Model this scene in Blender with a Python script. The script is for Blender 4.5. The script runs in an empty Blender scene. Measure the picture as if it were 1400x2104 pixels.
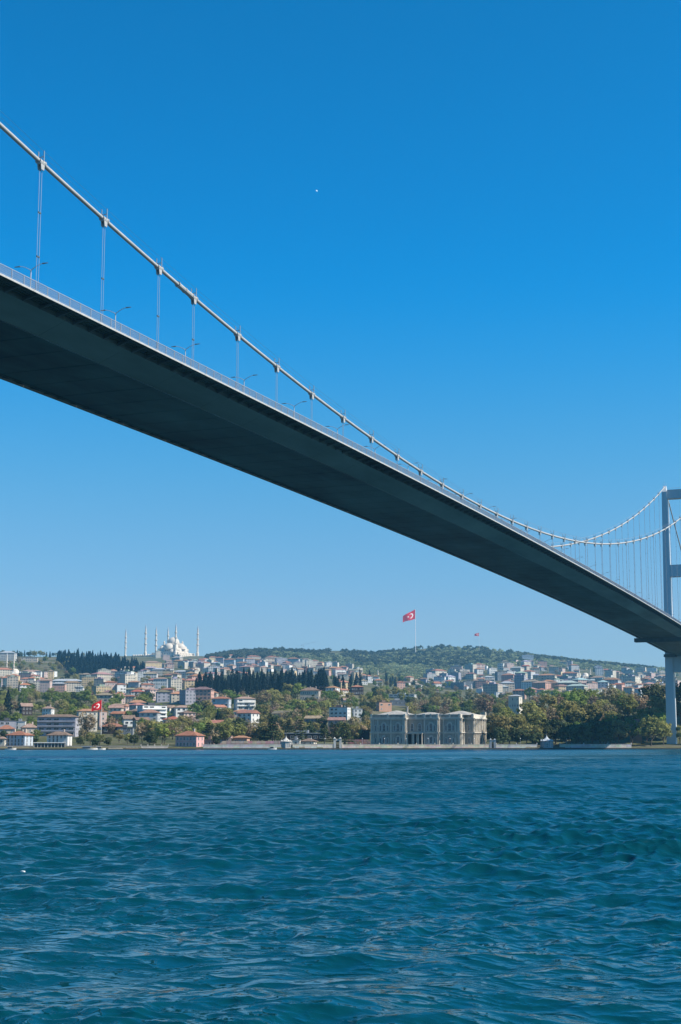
import bpy, math, random
import numpy as np

# ------------------------------------------------------------------ camera, sky, sun, exposure
SC = bpy.context.scene
COL = SC.collection
CAM = np.array([-398.118, -129.2065, 3.2848])
YAW, PIT, FPX = 0.3709, 0.1553, 3041.53          # focal length in pixels of a 1400 px wide frame
SUN_AZ, SUN_EL = math.radians(-84), math.radians(44)   # azimuth from +X, counter-clockwise

FH = np.array([math.cos(YAW), math.sin(YAW), 0.0])
RT = np.array([math.sin(YAW), -math.cos(YAW), 0.0])
FW = np.array([math.cos(YAW) * math.cos(PIT), math.sin(YAW) * math.cos(PIT), math.sin(PIT)])
UP = np.cross(RT, FW)

cam_data = bpy.data.cameras.new('camera')
cam_data.sensor_fit = 'HORIZONTAL'
cam_data.sensor_width = 36.0
cam_data.lens = FPX / 1400.0 * 36.0
cam_data.clip_start = 0.5
cam_data.clip_end = 30000
cam = bpy.data.objects.new('camera', cam_data)
COL.objects.link(cam)
cam.location = CAM
cam.rotation_euler = (math.pi / 2 + PIT, 0, YAW - math.pi / 2)
SC.camera = cam

SKY_STRENGTH = 0.107
world = bpy.data.worlds.new('World')
SC.world = world
world.use_nodes = True
wn, wl = world.node_tree.nodes, world.node_tree.links
wn.clear()
sky = wn.new('ShaderNodeTexSky')
sky.sky_type = 'NISHITA'
sky.sun_disc = False
sky.sun_elevation = SUN_EL
sky.sun_rotation = math.pi / 2 - SUN_AZ
sky.altitude = 0
sky.air_density = 1.0
sky.dust_density = 0.3
sky.ozone_density = 2.2
# polarised, strongly graded blue: the clear sky deepens with height above the horizon
tc = wn.new('ShaderNodeTexCoord')
sep = wn.new('ShaderNodeSeparateXYZ')
ramp = wn.new('ShaderNodeValToRGB')
ramp.color_ramp.interpolation = 'B_SPLINE'
for i, (p, c) in enumerate([(0.0, (0.66, 0.79, 1.0)), (0.073, (0.64, 0.80, 1.02)), (0.105, (0.57, 0.81, 1.05)), (0.184, (0.35, 0.92, 1.15)),
                            (0.275, (0.0, 0.92, 1.44)), (0.34, (0.0, 0.88, 1.42)), (0.47, (0.0, 0.82, 1.28))]):
    e = ramp.color_ramp.elements[i] if i < 2 else ramp.color_ramp.elements.new(p)
    e.position = p
    e.color = (*(v / 1.5 for v in c), 1)
mul = wn.new('ShaderNodeMix')
mul.data_type = 'RGBA'
mul.blend_type = 'MULTIPLY'
mul.inputs['Factor'].default_value = 1.0
bg = wn.new('ShaderNodeBackground')
bg.inputs['Strength'].default_value = SKY_STRENGTH
wo = wn.new('ShaderNodeOutputWorld')
wl.new(tc.outputs['Generated'], sep.inputs[0])
wl.new(sep.outputs['Z'], ramp.inputs['Fac'])
wl.new(sky.outputs[0], mul.inputs[6])
wl.new(ramp.outputs['Color'], mul.inputs[7])
wl.new(mul.outputs[2], bg.inputs['Color'])
wl.new(bg.outputs[0], wo.inputs['Surface'])

sun_data = bpy.data.lights.new('sun', 'SUN')
sun_data.energy = 5.0
sun_data.angle = math.radians(0.53)
sun_data.color = (1.0, 0.93, 0.82)
sun = bpy.data.objects.new('sun', sun_data)
COL.objects.link(sun)
sun.rotation_euler = (math.pi / 2 - SUN_EL, 0, SUN_AZ + math.pi / 2)
sun.location = (0, -300, 400)

SC.view_settings.view_transform = 'Standard'
SC.view_settings.look = 'None'
SC.view_settings.exposure = 0.74
SC.view_settings.gamma = 1.0
SC.view_settings.use_curve_mapping = False
SC.cycles.use_denoising = True
SC.cycles.max_bounces = 6
SC.cycles.diffuse_bounces = 3
SC.cycles.glossy_bounces = 3
SC.cycles.transmission_bounces = 3
SC.cycles.transparent_max_bounces = 6
SC.cycles.volume_bounces = 0
SC.cycles.sample_clamp_indirect = 3.0
SC.cycles.blur_glossy = 1.0

RNG = random.Random(7)
PROTECT = []
NP = np.random.RandomState(11)

# ------------------------------------------------------------------ helpers
def at(px, py, depth):
    """world point seen at pixel (px, py) of the 1400x2104 photograph, at a horizontal depth in metres"""
    d = FW + (px - 700) / FPX * RT - (py - 1052) / FPX * UP
    return CAM + d * (depth / float(d @ FH))

def topix(p):
    d = np.asarray(p, float) - CAM
    z = d @ FW
    return 700 + FPX * (d @ RT) / z, 1052 - FPX * (d @ UP) / z

def ux(px):
    """lateral / forward ratio of a column at the horizon"""
    return (px - 700) / FPX * math.cos(PIT)

MATS = {}
def new_mat(name):
    m = bpy.data.materials.new(name)
    m.use_nodes = True
    n = m.node_tree.nodes
    b = n.get('Principled BSDF')
    MATS[name] = m
    return m, n, m.node_tree.links, b

def ramp_node(n, stops):
    r = n.new('ShaderNodeValToRGB')
    for i, (p, c) in enumerate(stops):
        e = r.color_ramp.elements[i] if i < 2 else r.color_ramp.elements.new(p)
        e.position = p
        e.color = (*c, 1)
    return r

def noise_node(n, l, scale, detail=4, rough=0.55, coord='Object', stretch=None):
    t = n.new('ShaderNodeTexCoord')
    x = n.new('ShaderNodeTexNoise')
    x.inputs['Scale'].default_value = scale
    x.inputs['Detail'].default_value = detail
    x.inputs['Roughness'].default_value = rough
    if coord == 'World':
        g = n.new('ShaderNodeNewGeometry')
        src = g.outputs['Position']
    else:
        src = t.outputs[coord]
    if stretch:
        mp = n.new('ShaderNodeMapping')
        mp.inputs['Scale'].default_value = stretch
        l.new(src, mp.inputs[0])
        src = mp.outputs[0]
    l.new(src, x.inputs['Vector'])
    return x

def mat_plain(name, col, rough=0.6, metal=0.0, var=0.18, scale=0.6, stretch=None, coord='Object', spec=0.3):
    m, n, l, b = new_mat(name)
    nz = noise_node(n, l, scale, 5, 0.6, coord, stretch)
    r = ramp_node(n, [(0.3, tuple(c * (1 - var) for c in col)), (0.7, tuple(min(1, c * (1 + var)) for c in col))])
    l.new(nz.outputs['Fac'], r.inputs['Fac'])
    l.new(r.outputs['Color'], b.inputs['Base Color'])
    b.inputs['Roughness'].default_value = rough
    b.inputs['Metallic'].default_value = metal
    b.inputs['Specular IOR Level'].default_value = spec
    return m

def mat_objcolor(name, rough=0.8, var=0.2, scale=0.35, stretch=(1, 1, 0.3), bump=0.0):
    """colour comes from the object's own colour, weathered by streaky noise"""
    m, n, l, b = new_mat(name)
    oi = n.new('ShaderNodeObjectInfo')
    nz = noise_node(n, l, scale, 5, 0.65, 'World', stretch)
    r = ramp_node(n, [(0.28, (1 - var * 1.6,) * 3), (0.62, (1.0, 1.0, 1.0))])
    mx = n.new('ShaderNodeMix')
    mx.data_type = 'RGBA'
    mx.blend_type = 'MULTIPLY'
    mx.inputs['Factor'].default_value = 1
    l.new(nz.outputs['Fac'], r.inputs['Fac'])
    l.new(oi.outputs['Color'], mx.inputs[6])
    l.new(r.outputs['Color'], mx.inputs[7])
    l.new(mx.outputs[2], b.inputs['Base Color'])
    b.inputs['Roughness'].default_value = rough
    b.inputs['Specular IOR Level'].default_value = 0.2
    return m

def mat_leaf(name, col, var=0.35, hue=0.03, scale=0.35, trans=0.33):
    m, n, l, b = new_mat(name)
    n.remove(b)
    out = n.get('Material Output')
    oi = n.new('ShaderNodeObjectInfo')
    nz = noise_node(n, l, scale, 3, 0.6, 'World')
    r = ramp_node(n, [(0.3, tuple(c * (1 - var) for c in col)), (0.7, tuple(c * (1 + var) for c in col))])
    hs = n.new('ShaderNodeHueSaturation')
    mr = n.new('ShaderNodeMapRange')
    mr.inputs['To Min'].default_value = 0.5 - hue
    mr.inputs['To Max'].default_value = 0.5 + hue
    mv = n.new('ShaderNodeMapRange')
    mv.inputs['To Min'].default_value = 0.72
    mv.inputs['To Max'].default_value = 1.3
    sub = n.new('ShaderNodeMath')
    sub.operation = 'FRACT'
    m7 = n.new('ShaderNodeMath')
    m7.operation = 'MULTIPLY'
    m7.inputs[1].default_value = 7.31
    l.new(oi.outputs['Random'], m7.inputs[0])
    l.new(m7.outputs[0], sub.inputs[0])
    l.new(oi.outputs['Random'], mr.inputs['Value'])
    l.new(sub.outputs[0], mv.inputs['Value'])
    l.new(nz.outputs['Fac'], r.inputs['Fac'])
    l.new(r.outputs['Color'], hs.inputs['Color'])
    l.new(mr.outputs[0], hs.inputs['Hue'])
    l.new(mv.outputs[0], hs.inputs['Value'])
    d = n.new('ShaderNodeBsdfDiffuse')
    t = n.new('ShaderNodeBsdfTranslucent')
    mx = n.new('ShaderNodeMixShader')
    mx.inputs[0].default_value = trans
    l.new(hs.outputs[0], d.inputs['Color'])
    l.new(hs.outputs[0], t.inputs['Color'])
    l.new(d.outputs[0], mx.inputs[1])
    l.new(t.outputs[0], mx.inputs[2])
    l.new(mx.outputs[0], out.inputs['Surface'])
    return m


class MB:
    """collects geometry, then links it as one mesh object"""
    def __init__(self):
        self.v, self.f, self.m = [], [], []

    def add(self, verts, faces, mi=0):
        o = len(self.v)
        self.v.extend([tuple(map(float, p)) for p in verts])
        self.f.extend([tuple(i + o for i in f) for f in faces])
        self.m.extend([mi] * len(faces))
        return self

    def box(self, x0, x1, y0, y1, z0, z1, mi=0):
        return self.add([(x0, y0, z0), (x1, y0, z0), (x1, y1, z0), (x0, y1, z0), (x0, y0, z1), (x1, y0, z1), (x1, y1, z1), (x0, y1, z1)],
                        [(3, 2, 1, 0), (4, 5, 6, 7), (0, 1, 5, 4), (1, 2, 6, 5), (2, 3, 7, 6), (3, 0, 4, 7)], mi)

    def bar(self, a, b, r0, r1=None, n=6, mi=0, cap=True):
        a, b = np.array(a, float), np.array(b, float)
        r1 = r0 if r1 is None else r1
        d = b - a
        L = np.linalg.norm(d)
        d = d / L
        h = np.array([1, 0, 0]) if abs(d[2]) > 0.9 else np.array([0, 0, 1.0])
        u = np.cross(d, h)
        u /= np.linalg.norm(u)
        w = np.cross(d, u)
        vs = []
        for p, r in ((a, r0), (b, r1)):
            for k in range(n):
                t = 2 * math.pi * k / n
                vs.append(p + r * (math.cos(t) * u + math.sin(t) * w))
        fs = [(k, (k + 1) % n, n + (k + 1) % n, n + k) for k in range(n)]
        fs = [f[::-1] for f in fs]
        if cap:
            fs += [tuple(range(n)), tuple(range(2 * n - 1, n - 1, -1))]
        return self.add(vs, fs, mi)

    def tube(self, pts, rad, n=8, mi=0):
        pts = [np.array(p, float) for p in pts]
        N = len(pts)
        vs = []
        for i, p in enumerate(pts):
            d = pts[min(i + 1, N - 1)] - pts[max(i - 1, 0)]
            d = d / np.linalg.norm(d)
            h = np.array([1, 0, 0]) if abs(d[2]) > 0.95 else np.array([0, 0, 1.0])
            u = np.cross(d, h)
            u /= np.linalg.norm(u)
            w = np.cross(d, u)
            r = rad[i] if hasattr(rad, '__len__') else rad
            for k in range(n):
                t = 2 * math.pi * k / n
                vs.append(p + r * (math.cos(t) * u + math.sin(t) * w))
        fs = []
        for i in range(N - 1):
            for k in range(n):
                fs.append((i * n + (k + 1) % n, i * n + k, (i + 1) * n + k, (i + 1) * n + (k + 1) % n))
        fs += [tuple(range(n)), tuple(range(N * n - 1, (N - 1) * n - 1, -1))]
        return self.add(vs, fs, mi)

    def lathe(self, prof, n=16, c=(0, 0), a0=0.0, a1=2 * math.pi, mi=0):
        full = abs(a1 - a0 - 2 * math.pi) < 1e-6
        m = n if full else n + 1
        vs = []
        for r, z in prof:
            for k in range(m):
                t = a0 + (a1 - a0) * k / n
                vs.append((c[0] + r * math.cos(t), c[1] + r * math.sin(t), z))
        fs = []
        for i in range(len(prof) - 1):
            for k in range(n):
                k2 = (k + 1) % m
                fs.append((i * m + k, i * m + k2, (i + 1) * m + k2, (i + 1) * m + k))
        return self.add(vs, fs, mi)

    def hip(self, x0, x1, y0, y1, z0, h, mi=0, gable=False):
        w, d = x1 - x0, y1 - y0
        if w >= d:
            k = 0.001 if gable else d / 2
            a, b = (x0 + k, (y0 + y1) / 2, z0 + h), (x1 - k, (y0 + y1) / 2, z0 + h)
            fs = [(0, 1, 5, 4), (1, 2, 5), (2, 3, 4, 5), (3, 0, 4), (3, 2, 1, 0)]
        else:
            k = 0.001 if gable else w / 2
            a, b = ((x0 + x1) / 2, y0 + k, z0 + h), ((x0 + x1) / 2, y1 - k, z0 + h)
            fs = [(0, 1, 4), (1, 2, 5, 4), (2, 3, 5), (3, 0, 4, 5), (3, 2, 1, 0)]
        return self.add([(x0, y0, z0), (x1, y0, z0), (x1, y1, z0), (x0, y1, z0), a, b], fs, mi)

    def mesh(self, name, mats, smooth=False):
        me = bpy.data.meshes.new(name)
        me.from_pydata(self.v, [], self.f)
        for m in (mats if isinstance(mats, (list, tuple)) else [mats]):
            me.materials.append(m)
        if len(set(self.m)) > 1:
            me.polygons.foreach_set('material_index', self.m)
        if smooth:
            me.polygons.foreach_set('use_smooth', [True] * len(me.polygons))
        me.update()
        return me

    def build(self, name, mats, parent=None, smooth=False, color=None):
        return link(name, self.mesh(name, mats, smooth), parent, color)


def link(name, me, parent=None, color=None, loc=None, rz=None, scale=None):
    o = bpy.data.objects.new(name, me)
    COL.objects.link(o)
    if parent is not None:
        o.parent = parent
    if color is not None:
        o.color = (*color, 1)
    if loc is not None:
        o.location = loc
    if rz is not None:
        o.rotation_euler = (0, 0, rz)
    if scale is not None:
        o.scale = scale
    return o

def empty(name, loc=(0, 0, 0), rz=0.0):
    o = bpy.data.objects.new(name, None)
    o.empty_display_size = 1
    COL.objects.link(o)
    o.location = loc
    o.rotation_euler = (0, 0, rz)
    return o

TAGGED = []
def tag(o, label, cat, group=None, auto=None):
    """auto=(px, py): a place phrase is added to the label later so that it singles out the thing"""
    o['label'] = label
    o['category'] = cat
    o['kind'] = 'thing'
    if group:
        o['group'] = group
    if auto is not None:
        TAGGED.append((o, label, auto))
    return o

def kind(o, k):
    o['kind'] = k
    return o

def grid_mesh(name, V, nr, nc, mats, wrap=False, smooth=True, flip=False):
    """V: (nr*nc, 3) array of vertices in rows"""
    me = bpy.data.meshes.new(name)
    i, j = np.meshgrid(np.arange(nr - 1), np.arange(nc if wrap else nc - 1), indexing='ij')
    j2 = (j + 1) % nc
    q = np.stack([i * nc + j, i * nc + j2, (i + 1) * nc + j2, (i + 1) * nc + j], -1).reshape(-1, 4)
    if flip:
        q = q[:, ::-1]
    me.vertices.add(len(V))
    me.vertices.foreach_set('co', np.ascontiguousarray(V, dtype=np.float32).ravel())
    me.loops.add(q.size)
    me.loops.foreach_set('vertex_index', np.ascontiguousarray(q, dtype=np.int32).ravel())
    me.polygons.add(len(q))
    me.polygons.foreach_set('loop_start', np.arange(0, q.size, 4, dtype=np.int32))
    me.polygons.foreach_set('loop_total', np.full(len(q), 4, dtype=np.int32))
    if smooth:
        me.polygons.foreach_set('use_smooth', np.ones(len(q), dtype=bool))
    me.materials.append(mats)
    me.update(calc_edges=True)
    return me

def quad_cloud(name, C, mat, smooth=False, tri=False):
    """C: (N,4,3) corner array -> one mesh of loose leaf faces"""
    N = len(C)
    me = bpy.data.meshes.new(name)
    me.vertices.add(N * 4)
    me.vertices.foreach_set('co', np.ascontiguousarray(C, dtype=np.float32).ravel())
    me.loops.add(N * 4)
    me.loops.foreach_set('vertex_index', np.arange(N * 4, dtype=np.int32))
    me.polygons.add(N)
    me.polygons.foreach_set('loop_start', np.arange(0, N * 4, 4, dtype=np.int32))
    me.polygons.foreach_set('loop_total', np.full(N, 4, dtype=np.int32))
    me.materials.append(mat)
    me.update(calc_edges=True)
    return me

def vnoise(x, y, seed=0):
    """smooth value noise, vectorised"""
    x, y = np.asarray(x, float), np.asarray(y, float)
    xi, yi = np.floor(x).astype(np.int64), np.floor(y).astype(np.int64)
    xf, yf = x - xi, y - yi
    def h(a, b):
        n = (a * 374761393 + b * 668265263 + seed * 982451653) & 0x7fffffff
        n = ((n ^ (n >> 13)) * 1274126177) & 0x7fffffff
        return ((n ^ (n >> 16)) & 0xffff) / 65535.0
    u, v = xf * xf * (3 - 2 * xf), yf * yf * (3 - 2 * yf)
    return (h(xi, yi) * (1 - u) + h(xi + 1, yi) * u) * (1 - v) + (h(xi, yi + 1) * (1 - u) + h(xi + 1, yi + 1) * u) * v

# ------------------------------------------------------------------ materials
M = {}
M['steel'] = mat_plain('painted_steel', (0.50, 0.52, 0.53), 0.45, 0, 0.10, 0.25)
M['cable'] = mat_plain('cable_paint', (0.35, 0.35, 0.34), 0.5, 0, 0.12, 0.8)
M['hanger'] = mat_plain('hanger_rope', (0.27, 0.30, 0.34), 0.5, 0.2, 0.1, 2)
M['fascia'] = mat_plain('fascia_paint', (0.38, 0.37, 0.35), 0.6, 0, 0.15, 0.9)
M['rail'] = mat_plain('railing_paint', (0.28, 0.31, 0.35), 0.5, 0, 0.1, 3)
M['fairing'] = mat_plain('fairing_paint_lit', (0.10, 0.155, 0.155), 0.5, 0, 0.45, 0.05, (0.4, 1.5, 1.5), 'World')  # same deck paint; the light on the sloped sides is put into the colour
M['girder'] = mat_plain('girder_paint_shaded', (0.034, 0.070, 0.070), 0.5, 0, 0.95, 0.045, (0.6, 1.6, 1.5), 'World')  # same paint, underside shade put into its colour, plus random stains
M['bracket'] = mat_plain('bracket_paint', (0.07, 0.09, 0.095), 0.6, 0, 0.2, 0.5)
M['tower'] = mat_plain('tower_paint', (0.46, 0.50, 0.53), 0.5, 0, 0.08, 0.05, (1, 1, 0.2))
M['asphalt'] = mat_plain('asphalt', (0.05, 0.05, 0.052), 0.9, 0, 0.2, 0.5)
M['lamp'] = mat_plain('lamp_metal', (0.45, 0.46, 0.47), 0.45, 0.3, 0.05, 2)
M['lamphead'] = mat_plain('lamp_head_metal', (0.12, 0.13, 0.14), 0.5, 0.3, 0.05, 2)
M['wall'] = mat_objcolor('house_plaster', 0.85, 0.16, 0.25)
M['roof'] = mat_objcolor('house_roof', 0.85, 0.28, 0.5, (1, 1, 1))
M['stone'] = mat_objcolor('cut_stone', 0.8, 0.22, 0.5, (1, 1, 0.5))
M['frame'] = mat_plain('window_frame', (0.62, 0.60, 0.56), 0.6, 0, 0.1, 1)
def glass(name, col, rough=0.12):
    m, n, l, b = new_mat(name)
    b.inputs['Base Color'].default_value = (*col, 1)
    b.inputs['Roughness'].default_value = rough
    b.inputs['Specular IOR Level'].default_value = 0.6
    return m
M['glass'] = glass('window_glass', (0.025, 0.032, 0.04))
M['glass_far'] = glass('far_window_glass', (0.09, 0.10, 0.11), 0.3)
M['glass_pale'] = glass('curtained_glass', (0.17, 0.20, 0.22), 0.2)
M['bark'] = mat_plain('bark', (0.10, 0.075, 0.055), 0.9, 0, 0.3, 1.5)
M['red'] = mat_plain('flag_cloth', (0.50, 0.018, 0.022), 0.8, 0, 0.12, 0.3)
M['red'] = mat_leaf('flag_red_cloth', (0.70, 0.03, 0.035), 0.08, 0.0, 0.05, 0.5)
M['white'] = mat_plain('white_paint', (0.78, 0.77, 0.75), 0.6, 0, 0.06, 0.5)
M['marble'] = mat_plain('pale_marble', (0.60, 0.53, 0.44), 0.7, 0, 0.10, 0.08)
M['dome'] = mat_plain('pale_dome_lead', (0.52, 0.46, 0.38), 0.6, 0, 0.12, 0.08)
M['lead'] = mat_plain('lead_sheet', (0.36, 0.38, 0.40), 0.55, 0, 0.14, 0.1)
M['dark'] = mat_plain('dark_opening_and_shade', (0.02, 0.022, 0.025), 0.8, 0, 0.2, 1)
M['quay'] = mat_plain('quay_stone', (0.085, 0.08, 0.07), 0.9, 0, 0.25, 0.6, (1, 1, 0.4), 'World')
M['quaydark'] = mat_plain('wet_weedy_stone', (0.035, 0.037, 0.032), 0.6, 0, 0.3, 0.8, None, 'World')
M['leaf_green'] = mat_leaf('leaf_spring_green', (0.175, 0.215, 0.055))
M['leaf_olive'] = mat_leaf('leaf_olive', (0.25, 0.235, 0.085))
M['leaf_brown'] = mat_leaf('twigs_and_buds', (0.28, 0.215, 0.125), trans=0.1)
M['leaf_dark'] = mat_leaf('leaf_evergreen', (0.065, 0.082, 0.036), trans=0.1)
M['leaf_cypress'] = mat_leaf('leaf_cypress', (0.012, 0.020, 0.018), hue=0.015, trans=0.05)
M['leaf_far'] = mat_leaf('leaf_far_wood', (0.19, 0.20, 0.10), scale=0.012, var=0.5)  # paleness of distant haze is put into this leaf colour
M['leaf_fardark'] = mat_leaf('leaf_far_pinewood', (0.080, 0.100, 0.062), scale=0.012, var=0.35)

# ------------------------------------------------------------------ ground of the far shore
T_PX = np.array([-2600, -900, -300, 0, 150, 300, 420, 520, 650, 800, 900, 1000, 1100, 1200, 1300, 1400, 1700, 2300, 4000], float)
T_OFF = np.array([0, 14, 45, 120, 250, 450, 750, 1150, 1700, 2400, 3300, 3700, 4700, 6200], float)
def shore_depth(px):
    return 800 + np.clip(np.asarray(px, float), -600, 2000) / 1400 * 95
# height of the ground given as the picture row on which it shows, per column; rows run from the shore inland
T_Y = {
    0:    [None, None, None, 1521, 1503, 1476, 1442, 1416, 1388, 1350, 1352, 1356],
    150:  [None, None, None, 1522, 1504, 1476, 1445, 1420, 1393, 1356, 1352, 1356],
    300:  [None, None, None, 1523, 1505, 1478, 1448, 1420, 1396, 1372, 1357, 1352],
    420:  [None, None, None, 1524, 1508, 1478, 1442, 1416, 1397, 1376, 1357, 1351],
    520:  [None, None, None, 1524, 1509, 1478, 1436, 1412, 1396, 1378, 1350, 1338],
    650:  [None, None, None, 1524, 1509, 1480, 1438, 1414, 1398, 1382, 1352, 1339],
    800:  [None, None, None, 1524, 1510, 1486, 1456, 1430, 1411, 1394, 1358, 1341],
    900:  [None, None, None, 1523, 1508, 1488, 1464, 1442, 1420, 1398, 1352, 1333],
    1000: [None, None, None, 1518, 1500, 1484, 1464, 1444, 1422, 1396, 1352, 1335],
    1100: [None, None, None, 1495, 1472, 1462, 1450, 1434, 1414, 1394, 1362, 1349],
    1200: [None, None, None, 1490, 1470, 1461, 1450, 1436, 1416, 1398, 1372, 1363],
    1300: [None, None, None, 1488, 1466, 1456, 1446, 1434, 1418, 1402, 1380, 1373],
    1400: [None, None, None, 1488, 1460, 1452, 1442, 1432, 1418, 1404, 1388, 1382],
}
def terrain_table():
    Z = np.zeros((len(T_PX), len(T_OFF)))
    for i, px in enumerate(T_PX):
        key = min(T_Y, key=lambda k: abs(k - px))
        ys = T_Y[key]
        sd = float(shore_depth(px))
        for j, off in enumerate(T_OFF):
            if j == 0:
                z = 1.2
            elif j == 1:
                z = 1.9
            elif j == 2:
                z = 2.6 if key < 1050 else 4.5
            elif j < len(ys):
                z = CAM[2] + (1528 - ys[j]) / FPX * (sd + off)
            else:
                z = Z[i, len(ys) - 1] * (0.8 if j == len(ys) else 0.55)
            Z[i, j] = z
    return Z
T_Z = terrain_table()
T_U = np.array([ux(p) for p in T_PX])

def ground_ud(u, dep):
    """height at lateral ratio u and depth dep (vectorised)"""
    u, dep = np.broadcast_arrays(np.asarray(u, float), np.asarray(dep, float))
    px = 700 + u * FPX / math.cos(PIT)
    off = np.clip(dep - shore_depth(px), -50, T_OFF[-1] - 1)
    i = np.clip(np.searchsorted(T_U, u) - 1, 0, len(T_U) - 2)
    j = np.clip(np.searchsorted(T_OFF, off, side='right') - 1, 0, len(T_OFF) - 2)
    a = np.clip((u - T_U[i]) / (T_U[i + 1] - T_U[i]), 0, 1)
    b = np.clip((off - T_OFF[j]) / (T_OFF[j + 1] - T_OFF[j]), 0, 1)
    z = (T_Z[i, j] * (1 - a) + T_Z[i + 1, j] * a) * (1 - b) + (T_Z[i, j + 1] * (1 - a) + T_Z[i + 1, j + 1] * a) * b
    amp = np.clip(off / 900, 0, 1)
    x, y = u * dep, dep
    z = z + amp * (9 * (vnoise(x / 260, y / 260, 1) - 0.5) + 3 * (vnoise(x / 70, y / 70, 2) - 0.5))
    return np.where(off < 0, -3.0, z)

def ground(x, y):
    d = np.array([x - CAM[0], y - CAM[1], 0.0])
    dep = float(d @ FH)
    return float(ground_ud(float(d @ RT) / dep, dep))

HD = np.concatenate([np.arange(790, 1400, 4), np.arange(1400, 6000, 15)])
def hit(px, py, lo=0):
    """first ground point met by the sight line through a pixel -> (point, depth)"""
    d = FW + (px - 700) / FPX * RT - (py - 1052) / FPX * UP
    k = d / float(d @ FH)
    dep = HD[HD > max(lo, float(shore_depth(px)) + 1)]
    z = CAM[2] + k[2] * dep
    g = ground_ud(float(k @ RT), dep)
    w = np.nonzero(g >= z)[0]
    D = float(dep[w[0]]) if len(w) else float(dep[np.argmin(np.abs(g - z))])
    p = CAM + k * D
    p[2] = float(ground_ud(float(k @ RT), D))
    return p, D

def build_ground():
    m, n, l, b = new_mat('hillside_ground')
    nz = noise_node(n, l, 0.012, 6, 0.65, 'World')
    r = ramp_node(n, [(0.30, (0.055, 0.062, 0.026)), (0.46, (0.085, 0.088, 0.036)), (0.60, (0.14, 0.125, 0.075)), (0.72, (0.22, 0.20, 0.16))])
    nz2 = noise_node(n, l, 0.16, 5, 0.6, 'World')
    r2 = ramp_node(n, [(0.3, (0.6, 0.6, 0.6)), (0.7, (1.15, 1.15, 1.15))])
    mx = n.new('ShaderNodeMix'); mx.data_type = 'RGBA'; mx.blend_type = 'MULTIPLY'; mx.inputs['Factor'].default_value = 1
    l.new(nz.outputs['Fac'], r.inputs['Fac']); l.new(nz2.outputs['Fac'], r2.inputs['Fac'])
    l.new(r.outputs[0], mx.inputs[6]); l.new(r2.outputs[0], mx.inputs[7]); l.new(mx.outputs[2], b.inputs['Base Color'])
    b.inputs['Roughness'].default_value = 0.95
    b.inputs['Specular IOR Level'].default_value = 0.1
    us = np.concatenate([np.linspace(T_U[0], ux(-120), 40, endpoint=False), np.linspace(ux(-120), ux(1520), 190), np.linspace(ux(1520), T_U[-1], 41)[1:]])
    offs = np.concatenate([[-8, -0.01], np.linspace(0, 60, 12), np.linspace(70, 500, 50), np.linspace(515, 3000, 90), np.linspace(3030, 6100, 70)])
    rows = []
    for o in offs:
        dep = shore_depth(700 + us * FPX / math.cos(PIT)) + o
        z = ground_ud(us, dep)
        P = CAM[None, :2] + dep[:, None] * (FH[None, :2] + us[:, None] * RT[None, :2])
        rows.append(np.column_stack([P, z if o > -0.02 else np.full(len(us), -3.0 if o < -1 else 0.4)]))
    V = np.concatenate(rows)
    o = link('hillside', grid_mesh('hillside', V, len(offs), len(us), m, flip=True))
    kind(o, 'structure')
build_ground()

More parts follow.
